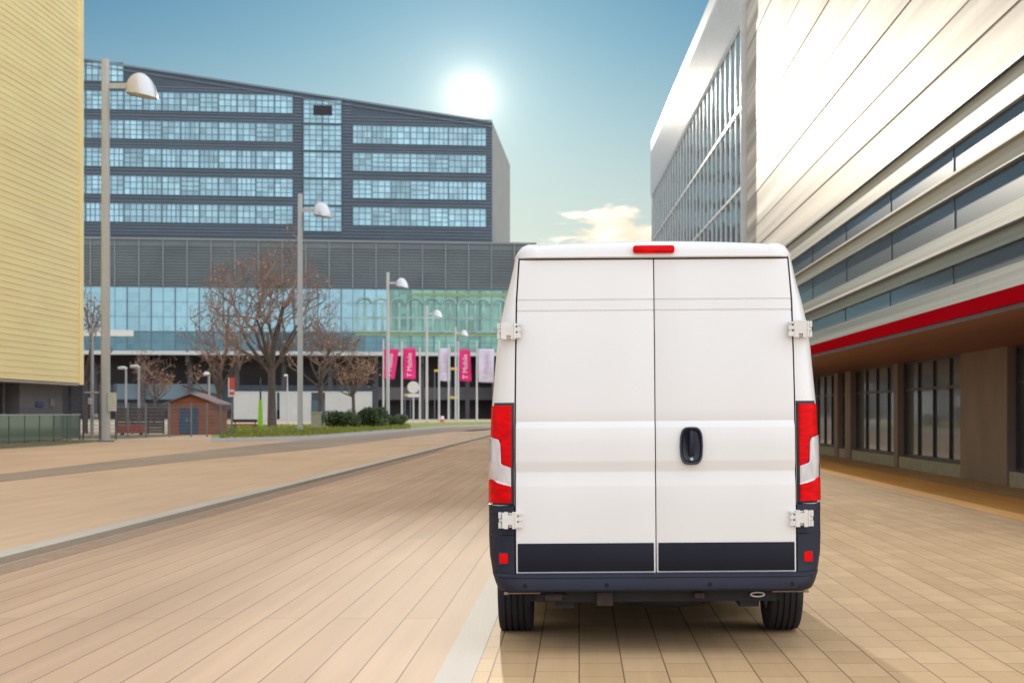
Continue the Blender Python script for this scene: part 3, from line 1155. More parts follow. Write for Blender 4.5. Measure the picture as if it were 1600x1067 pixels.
# wheels
def wheel(x, y, s):
    r = 0.345
    w = 0.114
    prof = [(0.20, -w * 0.86), (0.24, -w * 0.98), (0.30, -w), (r - 0.022, -w * 0.97), (r - 0.006, -w * 0.90), (r, -w * 0.80)]
    for g in (-0.52, -0.18, 0.18, 0.52):
        prof += [(r + 0.001, w * g - 0.007), (r - 0.010, w * g - 0.005), (r - 0.010, w * g + 0.005), (r + 0.001, w * g + 0.007)]
    prof += [(r, w * 0.80), (r - 0.006, w * 0.90), (r - 0.022, w * 0.97), (0.30, w), (0.24, w * 0.98), (0.20, w * 0.86)]
    wp = bpy.data.objects.new('wheel', None)
    col.objects.link(wp)
    wp.parent = van
    wp.location = (x, y, r)
    MB().lathe(prof, (0, 0, 0), 'x', 56).build('tyre', m_tyre, wp, smooth=30)
    rim = [(0.0, s * w * 0.35), (0.05, s * w * 0.55), (0.10, s * w * 0.45), (0.16, s * w * 0.55), (0.205, s * w * 0.88), (0.205, -s * w * 0.9), (0.15, -s * w * 0.3), (0.0, -s * w * 0.3)]
    MB().lathe(rim, (0, 0, 0), 'x', 32).build('rim', m_lamp_grey, wp, smooth=40)


for y in (1.05, 4.55):
    for s in (-1, 1):
        wheel(s * 0.898, y, s)

# ------------------------------------------------------------------ office block at the far end
AY, BY = 350.0, 361.0
A = Vector(((134 - HX) / S * AY, AY))
B = Vector(((770 - HX) / S * BY, BY))
U = (B - A).normalized()
Nn = Vector((-U.y, U.x))          # inward
ang_o = math.atan2(U.y, U.x)


def fac(px, py):
    d = Vector(((px - HX) / S, 1.0))
    Y = A.dot(Nn) / d.dot(Nn)
    p = d * Y
    return ((p - A).dot(U), CH + (HY - py) / S * Y)


office = thing('office_block', 'wide dark office block with rows of blue windows and a sloping roof', 'building', (A.x, A.y, 0), ang_o)


def fx(px): return fac(px, 400)[0]


s0, s1 = fx(134) - 28, fx(769)
sL = fx(134)
zr = lambda s_: lerp(82.1, 69.9, (s_ - sL) / (fx(770) - sL))
POD = 41.0
# side face: corner seen at px 797
cw = Vector(((797 - HX) / S * 425, 425)) - A
sc_, yc_ = cw.dot(U), cw.dot(Nn)
mb = MB()
# tower walls (front behind the windows), roof, back
mb.face([(s0, 0, POD), (s1, 0, POD), (s1, 0, zr(s1)), (s0, 0, zr(s0))])
mb.face([(s0, 0, zr(s0)), (s1, 0, zr(s1)), (sc_, yc_, zr(s1)), (s0, yc_, zr(s0))])
mb.face([(s0, yc_, 0), (sc_, yc_, 0), (sc_, yc_, zr(s1)), (s0, yc_, zr(s0))])
mb.build('wall', m_off_dark, office)
# roof edge trims following the slope
mb = MB()
for dz_, t_ in ((-0.45, 0.45), (-1.5, 0.16)):
    q = [(s0, -0.5, zr(s0) + dz_), (s1, -0.5, zr(s1) + dz_), (s1, -0.5, zr(s1) + dz_ + t_), (s0, -0.5, zr(s0) + dz_ + t_)]
    q2 = [(a, 0.4, c) for a, b, c in q]
    mb.face(q); mb.face(q2)
    for k in range(4):
        mb.face([q[k], q[(k + 1) % 4], q2[(k + 1) % 4], q2[k]])
mb.build('roof_edge', m_off_fin, office)
mb = MB()
mb.face([(s1, 0.0, 0), (sc_, yc_, 0), (sc_, yc_, zr(s1)), (s1, 0.0, zr(s1))])
mb.build('side_wall', m_off_side, office)
# thin horizontal louvres over the dark cladding (pattern of the wall)
mb = MB()
row_top = [81.4, 75.0, 68.4, 62.0, 55.7, 49.4]
WH = 4.45
gaps = []
for a, b in zip(row_top[1:], row_top[2:]):
    gaps.append((b, a - WH))
gaps.append((42.0, row_top[-1] - WH))
for lo_, hi_ in gaps:
    n = max(2, int((hi_ - lo_) / 0.62))
    for k in range(n):
        z = lerp(lo_, hi_, (k + 0.5) / n)
        mb.box(s0, s1, -0.22, 0.0, z - 0.07, z + 0.07)
for z in [row_top[0] - WH - 0.9, row_top[0] - WH - 1.5]:
    e_ = (82.1 - z - 1.5) / 12.2 * (fx(770) - sL) + sL
    mb.box(s0, min(s1, e_), -0.22, 0.0, z - 0.08, z + 0.08)
for px0, px1 in ((459, 473), (535, 550), (760, 769)):
    for r_ in row_top[1:]:
        for k in range(6):
            z = r_ - WH + (k + 0.5) * WH / 6
            if z < zr(fx(px1)) - 1:
                mb.box(fx(px0) + 0.1, fx(px1) - 0.1, -0.22, 0.0, z - 0.07, z + 0.07)
mb.build('louvre', m_off_fin, office)

# windows: one bay = frame + panes
BW = (fx(458) - fx(134)) / 11.0


def window_proto(w, h, ncol, nrow, name='window', gm=m_off_glass, fm=m_off_frame, dep=0.35, seed=0):
    mb = MB()
    fw = 0.16
    mb.box(0.02, fw, -dep, 0, 0, h); mb.box(w - fw, w - 0.02, -dep, 0, 0, h)
    mb.box(fw, w - fw, -dep, 0, 0, fw); mb.box(fw, w - fw, -dep, 0, h - fw, h)
    for k in range(1, ncol):
        x = w * k / ncol
        mb.box(x - 0.07, x + 0.07, -dep * 0.7, 0, fw, h - fw)
    for k in range(1, nrow):
        z = h * k / nrow
        mb.box(fw, w - fw, -dep * 0.55, -0.01, z - 0.06, z + 0.06)
    fr_ = mb.build(name, fm, None)
    p = MB()
    rr = random.Random(seed)
    for a in range(ncol):
        for b in range(nrow):
            j = rr.uniform(-0.004, 0.004)
            x0_, x1_ = w * a / ncol, w * (a + 1) / ncol
            z0_, z1_ = h * b / nrow, h * (b + 1) / nrow
            p.face([(x0_, -0.05 + j, z0_), (x1_, -0.05 - j, z0_), (x1_, -0.05 + j, z1_), (x0_, -0.05 - j, z1_)])
    pn = p.build('pane', gm, fr_, recalc=False)
    return fr_


def put_window(proto, parent, loc, used=[]):
    if id(proto) not in used:
        used.append(id(proto))
        proto.parent = parent
        proto.location = loc
        return proto
    return dup_part(proto, parent, loc)


protos = [window_proto(BW, WH, c_, r_, seed=q) for q, (c_, r_) in enumerate(((3, 3), (4, 3), (3, 4)))]
rw = random.Random(3)
for ri, rt in enumerate(row_top):
    for k in range(-4, 11):
        x = sL + k * BW
        if ri == 0 and k > 1:
            continue
        put_window(protos[rw.choice((0, 0, 1, 2))], office, (x, -0.02, rt - WH))
xr0, xr1 = fx(551), fx(760)
BW2 = (xr1 - xr0) / 7
protos2 = [window_proto(BW2, WH, c_, r_, seed=9 + q) for q, (c_, r_) in enumerate(((3, 3), (4, 3), (3, 4)))]
for rt in row_top[2:]:
    for k in range(7):
        put_window(protos2[rw.choice((0, 0, 1, 2))], office, (xr0 + k * BW2, -0.02, rt - WH))
# glazed stair column
xs0, xs1 = fx(474), fx(534)
ws = (xs1 - xs0) / 2
hts = [(43.4, 49.3), (49.5, 55.6), (55.8, 61.9), (62.1, 68.2), (68.4, 74.0)]
protos3 = {}
for a, b in hts:
    key = round(b - a, 2)
    for k in range(2):
        pr = window_proto(ws, b - a, 3, 5, seed=20) if key not in protos3 else protos3[key]
        protos3.setdefault(key, pr)
        put_window(pr, office, (xs0 + k * ws, -0.30, a))
mb = MB().box(fx(490), fx(519), -0.75, -0.2, 70.4, 72.6)
mb.build('vent_opening', m_dark, office)

# podium: ribbed wall, glass front, ledge, undercroft
p0, p1 = s0, fx(837)
PO = -1.6
mb = MB()
ztop, zrib = 41.2, 30.2
prof = []
n = 14
for k in range(n):
    za = lerp(zrib, ztop - 1.6, k / n)
    zb2 = lerp(zrib, ztop - 1.6, (k + 1) / n)
    prof += [(PO - 0.05, za), (PO - 0.05, zb2 - 0.22), (PO - 0.35, zb2 - 0.20), (PO - 0.35, zb2)]
prof += [(PO - 0.1, ztop - 1.6), (PO - 0.1, ztop), (12, ztop)]
mb.grid([[(p0, y, z) for y, z in prof], [(p1, y, z) for y, z in prof]])
mb.face([(p1, y, z) for y, z in ((PO - 0.1, 0), (12, 0), (12, ztop), (PO - 0.1, ztop))])
mb.build('ribbed_wall', m_off_rib, office)
mb = MB()
x = sL - 20
while x < p1:
    mb.box(x - 0.14, x + 0.14, PO - 0.42, PO, zrib, ztop)
    x += 5.35
mb.box(p0, p1, PO - 0.55, PO, ztop - 0.3, ztop + 0.15)
mb.build('rib_joint', m_off_rib2, office)
GB = 15.6
GB2 = 20.0
gw = 5.35
nx = int((p1 - p0) / gw)
cur = {}
for k in range(nx):
    x = p0 + k * gw
    if x + gw < sL - 6: continue
    px_here = x
    green = x > fx(600)
    key = 'g' if green else 'b'
    if key not in cur:
        lowg = m_off_green_refl if green else m_off_lower_refl
        cur[key] = [window_proto(gw, zrib - GB2, 2, 3, name='curtain_panel', gm=m_off_green_refl if green else m_off_curtain, fm=m_off_frame, dep=0.14, seed=31),
                    window_proto(gw, GB2 - GB, 2, 2, name='lower_panel', gm=lowg, fm=m_off_frame, dep=0.14, seed=32)]
    put_window(cur[key][0], office, (x, PO, GB2))
    put_window(cur[key][1], office, (x, PO, GB))
mb = MB().box(p0, p1, PO - 1.6, PO + 0.5, GB - 0.9, GB - 0.02)
mb.build('ledge', m_ledge, office)
# frames, arches and beams standing in for reflections of a building opposite
ga, gb = fx(556), fx(792)
na = 9
aw = (gb - ga) / na
mbA = MB(); mbB = MB()
for k in range(na):
    x = ga + k * aw
    z0_, z1_ = 20.2, 27.0
    for q in range(2):
        xx = x + q * aw * 0.5
        mbA.box(xx, xx + aw * 0.14, PO - 0.35, PO - 0.16, z0_, z1_)
    mbA.box(x, x + aw, PO - 0.33, PO - 0.16, 23.3, 23.75)
    # arch
    pts = [(x + aw * 0.5 + aw * 0.42 * math.cos(t), PO - 0.30, z1_ - 0.2 + 1.2 * math.sin(t)) for t in [math.pi * j / 10 for j in range(11)]]
    mbA.path(pts, [0.28] * 11, 6)
    mbA.box(x, x + aw, PO - 0.32, PO - 0.16, z0_ - 0.1, z0_ + 0.35)
mbB.box(ga, gb, PO - 0.34, PO - 0.17, 19.4, 19.9)
mbB.box(fx(640), gb, PO - 0.30, PO - 0.17, 28.7, 29.3)
mbA.build('arch_reflection', m_refl_frame, office)
mbB.build('yellow_green_reflection', m_refl_beam, office)
MB().box(fx(110), fx(211), PO - 0.32, PO - 0.15, 18.9, 20.3).build('pale_glint', m_signwhite, office)  # white strip put in for bright glints in the lower glass
# undercroft
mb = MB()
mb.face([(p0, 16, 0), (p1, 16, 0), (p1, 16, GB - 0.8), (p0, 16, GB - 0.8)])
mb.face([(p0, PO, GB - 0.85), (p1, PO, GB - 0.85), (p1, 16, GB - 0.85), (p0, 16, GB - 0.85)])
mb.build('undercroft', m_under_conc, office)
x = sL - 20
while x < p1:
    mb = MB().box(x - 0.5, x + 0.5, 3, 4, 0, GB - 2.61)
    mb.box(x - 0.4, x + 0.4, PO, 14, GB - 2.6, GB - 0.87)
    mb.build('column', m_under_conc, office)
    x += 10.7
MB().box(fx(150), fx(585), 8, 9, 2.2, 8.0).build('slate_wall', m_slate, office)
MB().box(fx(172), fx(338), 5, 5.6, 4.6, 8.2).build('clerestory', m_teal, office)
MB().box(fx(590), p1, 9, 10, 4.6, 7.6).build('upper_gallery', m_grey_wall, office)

# ------------------------------------------------------------------ gold building
GX = -26.5
gold = thing('gold_clad_building', 'tall windowless block in pale gold cladding raised over a dark undercroft', 'building', (GX, 82.0, PZ))
mb = MB()
zb0, zt0 = 3.0, 34.0
prof = []
n = 104
for k in range(n):
    a, b = lerp(zb0, zt0, k / n), lerp(zb0, zt0, (k + 1) / n)
    prof += [(0.030, a), (0.0, a + 0.02), (0.0, b - 0.008)]
rows = []
for y in [-60 + 6 * k for k in range(10)] + [-0.62]:
    rows.append([(x + random.uniform(-0.006, 0.006), y, z) for x, z in prof])
mb.grid(rows)
mb.build('cladding', m_gold, gold)
MB().box(-0.25, 0.055, -0.62, 0.0, zb0 - 0.10, zt0).build('corner_trim', m_gold, gold)
MB().box(-34, -0.26, -60, 0.0, zb0 + 0.02, zt0 - 0.02).build('core', m_grey_wall, gold)
MB().box(-6, -0.02, -60, -0.64, zb0 - 0.14, zb0 - 0.002).build('soffit', m_soffit_white, gold)
mb = MB().box(-8, -0.75, -7.2, -1.0, 0, zb0 - 0.14)
for k in range(5):
    mb.box(-0.75, -0.735, -7.2, -1.0, 0.5 + k * 0.55, 0.515 + k * 0.55)
lw = mb.build('ground_wall', m_grey_wall, gold)
MB().box(-0.73, -0.70, -5.0, -3.95, 1.72, 1.98).build('wall_plaque', m_blue, gold)
MB().box(-0.73, -0.70, -3.0, -2.4, 1.75, 2.15).build('notice_board', m_fence_pale, gold)
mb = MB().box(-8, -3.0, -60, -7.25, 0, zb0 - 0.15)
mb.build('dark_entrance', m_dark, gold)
MB().tube((-1.2, -8.2, 0), (-1.2, -8.2, zb0 - 0.14), 0.10, n=12).build('column', m_metal_grey, gold)
# glass balustrade
bal = thing('glass_balustrade', 'low green glass balustrade before the gold building undercroft', 'railing', (GX + 0.35, 82, PZ))
mb = MB()
for k in range(9):
    mb.box(-0.012, 0.012, -1.6 - (k + 1) * 2.0 + 0.04, -1.6 - k * 2.0 - 0.04, 0.08, 1.30)
mb.build('glass_panel', m_rail_glass, bal)
mb = MB().box(-0.03, 0.03, -20.0, -1.5, 1.30, 1.35)
mb.build('handrail', m_lamp_grey, bal)
for k in range(10):
    MB().box(-0.03, 0.03, -1.6 - k * 2.0 - 0.025, -1.6 - k * 2.0 + 0.025, 0, 1.30).build('post', m_metal_grey, bal)

# ------------------------------------------------------------------ right-hand buildings
RX = 8.6
ry0, ry1 = 14.0, 78.7
rb = thing('banded_office_building', 'long glossy cream and dark glass banded building with a red canopy', 'building', (RX, ry0, 0))
L = ry1 - ry0


def band(name, z0, z1, xo, mat, joint=0.0, step=0):
    mb = MB()
    if joint:
        y = 0.0
        while y < L - 0.1:
            y2 = min(y + step, L)
            mb.box(xo, 0.6, y + joint / 2, y2 - joint / 2, z0 + joint / 2, z1 - joint / 2)
            y = y2
    else:
        mb.box(xo, 0.6, 0, L, z0, z1)
    return mb.build(name, mat, rb)


def glass_band(z0, z1, xo, step=7.2):
    g = MB().box(xo, 0.6, 0, L, z0, z1).build('glass_band', m_rb_glass, rb)
    y = step
    while y < L:
        MB().box(xo - 0.014, xo - 0.001, y - 0.02, y + 0.02, z0, z1).build('mullion', m_rb_mull, g)
        y += step


band('spandrel_band', 2.9, 4.42, 0.0, m_rb_teal, 0.006, 9.6)
glass_band(4.42, 4.86, 0.07)
band('spandrel_band', 4.86, 5.20, -0.02, m_rb_teal, 0.006, 9.6)
band('cornice', 5.20, 5.27, -0.16, m_rb_cream)
band('spandrel_band', 5.27, 5.66, 0.0, m_rb_teal, 0.006, 9.6)
glass_band(5.66, 6.46, 0.10)
band('spandrel_band', 6.46, 6.84, -0.02, m_rb_pale, 0.006, 9.6)
band('cornice', 6.84, 6.90, -0.14, m_rb_cream)
glass_band(6.90, 7.62, 0.08)
band('spandrel_band', 7.62, 8.30, -0.02, m_rb_pale, 0.006, 9.6)
band('cornice', 8.30, 8.38, -0.12, m_rb_mull)
zc_ = 8.38
for k, hh in enumerate((1.15, 1.05, 1.6, 1.5, 2.0, 1.9, 2.4, 2.4, 1.6)):
    band('cladding_band', zc_, zc_ + hh - 0.06, -0.01 if k % 2 else 0.0, m_rb_cream, 0.006, 9.6)
    band('shadow_gap', zc_ + hh - 0.06, zc_ + hh, 0.015, m_rb_gap if k % 2 == 0 else m_rb_pale)
    zc_ += hh
MB().box(0.62, 26, 0, L, 0, zc_).build('core', m_grey_wall, rb)
# ground floor
GFH = 2.88
piers = [(0.0, 2.2), (8.0, 9.0), (13.2, 13.7), (16.8, 20.6), (27.4, 27.9), (34.6, 35.6), (37.0, 37.7), (44.0, 45.2), (50.5, 51.6), (57.5, 58.6), (L - 0.8, L)]
for k, (a, b) in enumerate(piers):
    MB().box(-0.02, 0.6, a, b, 0, GFH).build('pier', m_pier, rb)
    if k + 1 == len(piers):
        break
    st, b = b, piers[k + 1][0]
    mb = MB()
    mb.box(0.16, 0.24, st, b, 0.30, 0.38); mb.box(0.16, 0.24, st, b, 2.05, 2.12)
    mb.box(0.16, 0.24, st, b, 2.76, 2.88)
    nn = max(2, int((b - st) / 1.5))
    for q in range(nn + 1):
        yq = lerp(st + 0.04, b - 0.04, q / nn)
        mb.box(0.15, 0.25, yq - 0.03, yq + 0.03, 0.38, 2.76)
    sw = mb.build('shop_window', m_shop_frame, rb)
    MB().box(0.20, 0.22, st, b, 0.36, 2.80).build('pane', m_shop_glass, sw)
    MB().box(0.02, 0.6, st, b, 0, 0.30).build('plinth', m_plinth, rb)
# canopy
can = MB().box(-3.10, 0.05, 2.0, L, 2.80, 2.90)
cn = can.build('canopy', m_soffit, rb)
MB().box(-3.16, -3.101, 2.0, L, 2.84, 3.05).build('fascia', m_red, cn)
MB().box(-3.13, -3.102, 2.0, L, 2.77, 2.838).build('drip_edge', m_purple, cn)
MB().box(-3.09, 0.0, 2.0, L, 2.901, 2.98).build('canopy_top', m_rb_mull, cn)

# glass building beyond
NX, NY = 8.38, 78.9
FX, FY = 6.69, 141.9
gang = math.atan2(FY - NY, FX - NX)
gb_ = thing('mirror_glass_building', 'white framed mirror glass building beyond the banded building', 'building', (NX, NY, 0), gang)
GL = math.hypot(FX - NX, FY - NY)
GH = 26.6
MB().box(0.02, GL - 0.02, -26, -0.30, 0, GH - 0.1).build('core', m_gl_white, gb_)
MB().box(0, GL, -0.6, 0.05, GH - 1.15, GH).build('parapet', m_gl_white, gb_)
MB().box(0, GL, -0.6, 0.03, 0, 0.5).build('plinth', m_plinth, gb_)
MB().box(-0.06, -0.002, -1.6, 0.10, 0, GH).build('end_panel', m_gl_white, gb_)
nb_, nf_ = 14, 6
bw_, fh_ = GL / nb_, (GH - 1.15 - 0.5) / nf_


def mirror_proto(ncol):
    mb = MB()
    w, h = bw_, fh_
    mb.box(0, w, 0.0, 0.06, 0, 0.16)
    for k in range(ncol):
        x = w * k / ncol
        mb.box(x, x + 0.05, 0.0, 0.07 if ncol < 6 else 0.16, 0.16, h)
    f = mb.build('window', m_gl_frame, None)
    p = MB()
    for k in range(ncol):
        x0_, x1_ = w * k / ncol, w * (k + 1) / ncol
        j = random.uniform(-0.006, 0.006)
        p.face([(x0_, j, 0.0), (x0_, -j, h), (x1_, j, h), (x1_, -j, 0.0)])
    p.build('pane', m_gl_glass if ncol > 2 else m_gl_dark_refl, f, recalc=False)
    return f


mp_a, mp_b = mirror_proto(2), mirror_proto(6)
for j in range(nf_):
    for i in range(nb_):
        pr = mp_b if j == nf_ - 1 else mp_a
        put_window(pr, gb_, (i * bw_, 0, 0.5 + j * fh_))

# ------------------------------------------------------------------ street lamps
def make_lamp():
    t = thing('street_lamp', '', 'street lamp', (0, 0, 0), 0, 'street lamps along the left side of the road')
    H = 18.65
    mb = MB()
    mb.grid([[(a * w, b * w, z) for a, b in ((-1, -.6), (-.6, -1), (.6, -1), (1, -.6), (1, .6), (.6, 1), (-.6, 1), (-1, .6))] for z, w in ((0, 0.20), (0.5, 0.20), (9, 0.185), (H, 0.165))], True)
    mb.face([(a * .165, b * .165, H) for a, b in ((-1, -.6), (-.6, -1), (.6, -1), (1, -.6), (1, .6), (.6, 1), (-.6, 1), (-1, .6))])
    mb.build('pole', m_lamp_grey, t, smooth=30)
    MB().box(-0.32, 0.32, -0.32, 0.32, 0, 0.06).build('base_plate', m_metal_grey, t)
    mb = MB().box(0.16, 1.10, -0.07, 0.07, H - 1.42, H - 1.16)
    mb.build('arm', m_lamp_grey, t)
    # dome: upright back, sloping front, open foot
    cx, cz = 1.78, H - 1.78
    rows = []
    for k in range(13):
        ph = math.pi / 2 * k / 12
        rr_, hh_ = math.cos(ph), math.sin(ph)
        row = []
        for j in range(32):
            th = 2 * math.pi * j / 32
            x, y = rr_ * math.cos(th), rr_ * math.sin(th)
            X = cx + 0.76 * x - 0.10 * hh_ * 1.2
            Z = cz + 1.12 * hh_ ** 0.95 - 0.13 * (x) * (1 - hh_) 
            row.append((X, 0.70 * y, Z))
        rows.append(row)
    dm = MB().grid(rows, True).build('lamp_head', m_lamp_white, t, smooth=60)
    mb = MB()
    mb.face([(cx + 0.72 * math.cos(a), 0.66 * math.sin(a), cz + 0.02 - 0.13 * math.cos(a)) for a in [2 * math.pi * j / 28 for j in range(28)]])
    mb.build('lens', m_lamp_lens, dm)
    return t


lamp_sites = [(165, 75.0, 'tallest looking dome street lamp with a cream cabinet on its pole, beside the gold building'),
              (469, 121.0, 'dome street lamp standing directly behind the large bare tree'),
              (606, 188.0, 'dome street lamp beside the first magenta banner'),
              (667, 246.0, 'distant dome street lamp between magenta and white banners'),
              (712, 306.0, 'most distant dome street lamp, beside the third magenta banner')]
l0 = make_lamp()
for i, (px, Y, lab) in enumerate(lamp_sites):
    loc = ((px - HX) / S * Y, Y, PZ if i < 2 else -0.01)
    if i == 0:
        l0.location = loc
        l0["label"] = lab
    else:
        dup(l0, loc, label=lab)
cab = MB().box(0.18, 0.46, -0.25, 0.25, 1.5, 2.4).build('control_cabinet', m_box, l0)

# ------------------------------------------------------------------ trees


def make_tree(name, label, px, Y, top_py, rad_px, seed, leaf=1.0, trunk_r=0.35, fork=0.3, group='bare trees on the far verge', z0=PZ, flat=1.0, depth=5, nl=6):
    rt = random.Random(seed)
    base = ((px - HX) / S * Y, Y, z0 if Y < 118 else 0.0)
    H = CH + (HY - top_py) / S * Y
    Rr = rad_px / S * Y
    t = thing(name, label, 'tree', base, 0, group)
    tr, tw, lf = MB(), MB(), MB()
    hf = H * fork
    lean = Vector((rt.uniform(-.02, .02) * H, 0, 0))
    top = Vector((lean.x, 0, hf))
    tr.path([(0, 0, 0), (0, 0, 0.25), (lean.x * .4, 0, hf * .45), tuple(top)], [trunk_r * 1.35, trunk_r, trunk_r * .85, trunk_r * .72], 10)
    cc = Vector((0, 0, (H + hf) / 2))
    rv = (H - hf) / 2

    def inside(p):
        q = p - cc
        return (q.x / Rr) ** 2 + (q.y / Rr) ** 2 + (q.z / (rv * 1.08)) ** 2

    def leaves(p, n):
        for _ in range(n):
            c = p + Vector((rt.gauss(0, .35), rt.gauss(0, .35), rt.gauss(0, .3)))
            s_ = rt.uniform(.07, .15)
            a = Vector((rt.gauss(0, 1), rt.gauss(0, 1), rt.gauss(0, 1))).normalized()
            b = a.orthogonal().normalized()
            lf.face([c - a * s_, c + b * s_ * .7, c + a * s_, c - b * s_ * .7])

    def grow(p, d, r, ln, lev):
        n = 3
        pts = [p]
        rads = [r]
        q = p
        dd = d
        for k in range(n):
            dd = (dd + Vector((rt.gauss(0, .11), rt.gauss(0, .11), rt.gauss(0.05, .09)))).normalized()
            q = q + dd * ln / n
            pts.append(q)
            rads.append(lerp(r, r * .55, (k + 1) / n))
        (tr if lev < 2 else tw).path([tuple(a) for a in pts], rads, 7 if lev < 2 else (4 if lev < 4 else 3), caps=False)
        if lev >= depth or r < 0.008:
            leaves(q, 1 if rt.random() < leaf * 0.55 else 0)
            return
        nch = rt.choice((2, 3, 3, 4)) if lev < depth - 1 else rt.choice((2, 3, 4))
        for k in range(nch):
            at = pts[rt.choice((1, 2, 3, 3))] if k else pts[3]
            v_ = Vector((rt.gauss(0, 1), rt.gauss(0, 1), rt.gauss(0.15, .7)))
            v_ = (dd * 0.75 + v_.normalized() * 0.85).normalized()
            l2 = ln * rt.uniform(.58, .82)
            e = at + v_ * l2
            if inside(e) > 1.0:
                v_ = (v_ + (cc - at).normalized() * 0.7).normalized()
                l2 *= 0.7
                if inside(at + v_ * l2) > 1.15:
                    continue
            if lev >= 2 and rt.random() < 0.10 * leaf:
                leaves(at, 1)
            grow(at, v_, max(0.012, r * .56), l2, lev + 1)

    for k in range(nl):
        a = 2 * math.pi * k / nl + rt.uniform(-.4, .4)
        up = rt.uniform(.35, 1.6) * flat
        d = Vector((math.cos(a), math.sin(a), up)).normalized()
        st = Vector((lean.x, 0, hf * rt.uniform(.82, 1.0)))
        grow(st, d, trunk_r * rt.uniform(.38, .55), rv * rt.uniform(.62, .85), 1)
    grow(top, Vector((0.05, 0, 1)), trunk_r * .7, rv * 0.85, 1)
    tr.build('trunk', m_bark, t, smooth=60)
    cr = tw.build('crown', m_twig, t, recalc=False)
    if lf.f:
        lf.build('dry_leaves', m_leaf, cr, recalc=False)
    return t


make_tree('bare_tree', 'largest bare tree with a thick trunk and spreading reddish twigs before the office', 425, 152, 352, 108, 11, leaf=0.4, trunk_r=0.46, fork=0.30, depth=6, flat=1.4, nl=9)
make_tree('bare_tree', 'bare tree on the verge behind the square stone pillar', 501, 165, 470, 62, 12, leaf=0.5, trunk_r=0.34, fork=0.36)
make_tree('bare_tree', 'small low bare tree behind the dark bushes', 553, 180, 530, 40, 13, leaf=0.8, trunk_r=0.24, fork=0.4, flat=0.6)
make_tree('bare_tree', 'bare tree with rusty leaves behind the wooden shed', 345, 142, 462, 62, 14, leaf=0.9, trunk_r=0.30, fork=0.30)
make_tree('bare_tree', 'slim bare tree between the pale post lights and the shed', 240, 172, 540, 34, 15, leaf=0.5, trunk_r=0.18, fork=0.35)
make_tree('bare_tree', 'tree with orange leaves hidden behind the gold building corner', 134, 104, 420, 26, 16, leaf=2.0, trunk_r=0.16, fork=0.35)


def make_bush(label, px, Y, w_px, h, seed):
    rt = random.Random(seed)
    t = thing('bush', label, 'bush', ((px - HX) / S * Y, Y, 0.0 if Y > 118 else PZ), 0, 'bushes on the far verge')
    w = w_px / S * Y
    lf, st = MB(), MB()
    lobes = [(rt.uniform(-.75, .75) * w, rt.uniform(-.5, .5) * w, rt.uniform(.35, .72) * h, rt.uniform(.18, .38)) for _ in range(16)]
    for k in range(5200):
        lx, ly, lz, lr = rt.choice(lobes)
        v_ = Vector((rt.gauss(0, 1), rt.gauss(0, 1), rt.gauss(0, 1))).normalized() * rt.uniform(.15, 1.35) ** .5
        c = Vector((lx + v_.x * lr * w, ly + v_.y * lr * w, max(0.05, lz + v_.z * lr * h)))
        s_ = rt.uniform(.06, .16)
        a = Vector((rt.gauss(0, 1), rt.gauss(0, 1), rt.gauss(0, 1))).normalized()
        b = a.orthogonal().normalized()
        lf.face([c - a * s_, c + b * s_ * .6, c + a * s_, c - b * s_ * .6])
    for k in range(7):
        a = rt.uniform(0, 6.28)
        st.tube((0, 0, 0), (math.cos(a) * w * .6, math.sin(a) * w * .4, h * .7), 0.05, 0.02, n=5)
    st.build('stem', m_bark, t)
    lf.build('foliage', m_bush, t, recalc=False)


make_bush('wide dark green bush nearest the square stone pillar', 536, 140, 30, 1.6, 21)
make_bush('taller dark green bush between the wide bush and the street lamp', 580, 146, 26, 2.0, 22)
make_bush('low sparse bush behind the street lamp by the banners', 620, 160, 18, 1.4, 23)

# ------------------------------------------------------------------ banners and flagpoles
FYD = 262.0


def flagpole(px, top_py, label):
    t = thing('flagpole', label, 'flagpole', ((px - HX) / S * FYD, FYD, 0.0), 0, 'white flagpoles before the office block')
    H = CH + (HY - top_py) / S * FYD
    MB().path([(0, 0, 0), (0, 0, H)], [0.19, 0.13], 10).build('pole', m_lamp_grey, t, smooth=50)
    MB().lathe([(0.0, H + 0.25), (0.12, H + 0.2), (0.16, H + 0.08), (0.1, H - 0.02)], (0, 0, 0), 'z', 12).build('finial', m_lamp_white, t, smooth=50)
    return t


def banner(px0, px1, y0, y1, mat, letters, lmat, label, skew, seed):
    x0, x1 = (px0 - HX) / S * FYD, (px1 - HX) / S * FYD
    zt, zb = CH + (HY - y0) / S * FYD, CH + (HY - y1) / S * FYD
    w, h = x1 - x0, zt - zb
    t = thing('banner', label, 'banner', (x0, FYD - 0.02, zb), 0, 'vertical banners on the flagpoles')
    def sf(a, b):      # a across 0..1, b up 0..1
        return (a * w + skew * (b - 1) * a * h * 0.5, 0.22 * math.sin(a * 5 + b * 2.2 + seed) * a - 0.12 * math.sin(b * 6 + seed), b * h - 0.25 * a * (1 - b) * 0.4)
    rows = [[sf(i / 10, j / 16) for i in range(11)] for j in range(17)]
    cl = MB().grid(rows).build('cloth', mat, t, smooth=60, recalc=False, solid=0.02)
    me = text_mesh(letters, h * 0.215)
    for vtx in me.vertices:
        # turn lettering to read upward and lay it on the cloth
        lx, ly, lz = vtx.co
        a = 0.52 - ly / w
        b = 0.46 + lx / h
        p = sf(a, b)
        vtx.co = (p[0], p[1] - 0.06 - lz * 0.5, p[2])
    me.materials.append(lmat)
    o = bpy.data.objects.new('lettering', me)
    col.objects.link(o)
    o.parent = cl
    return t


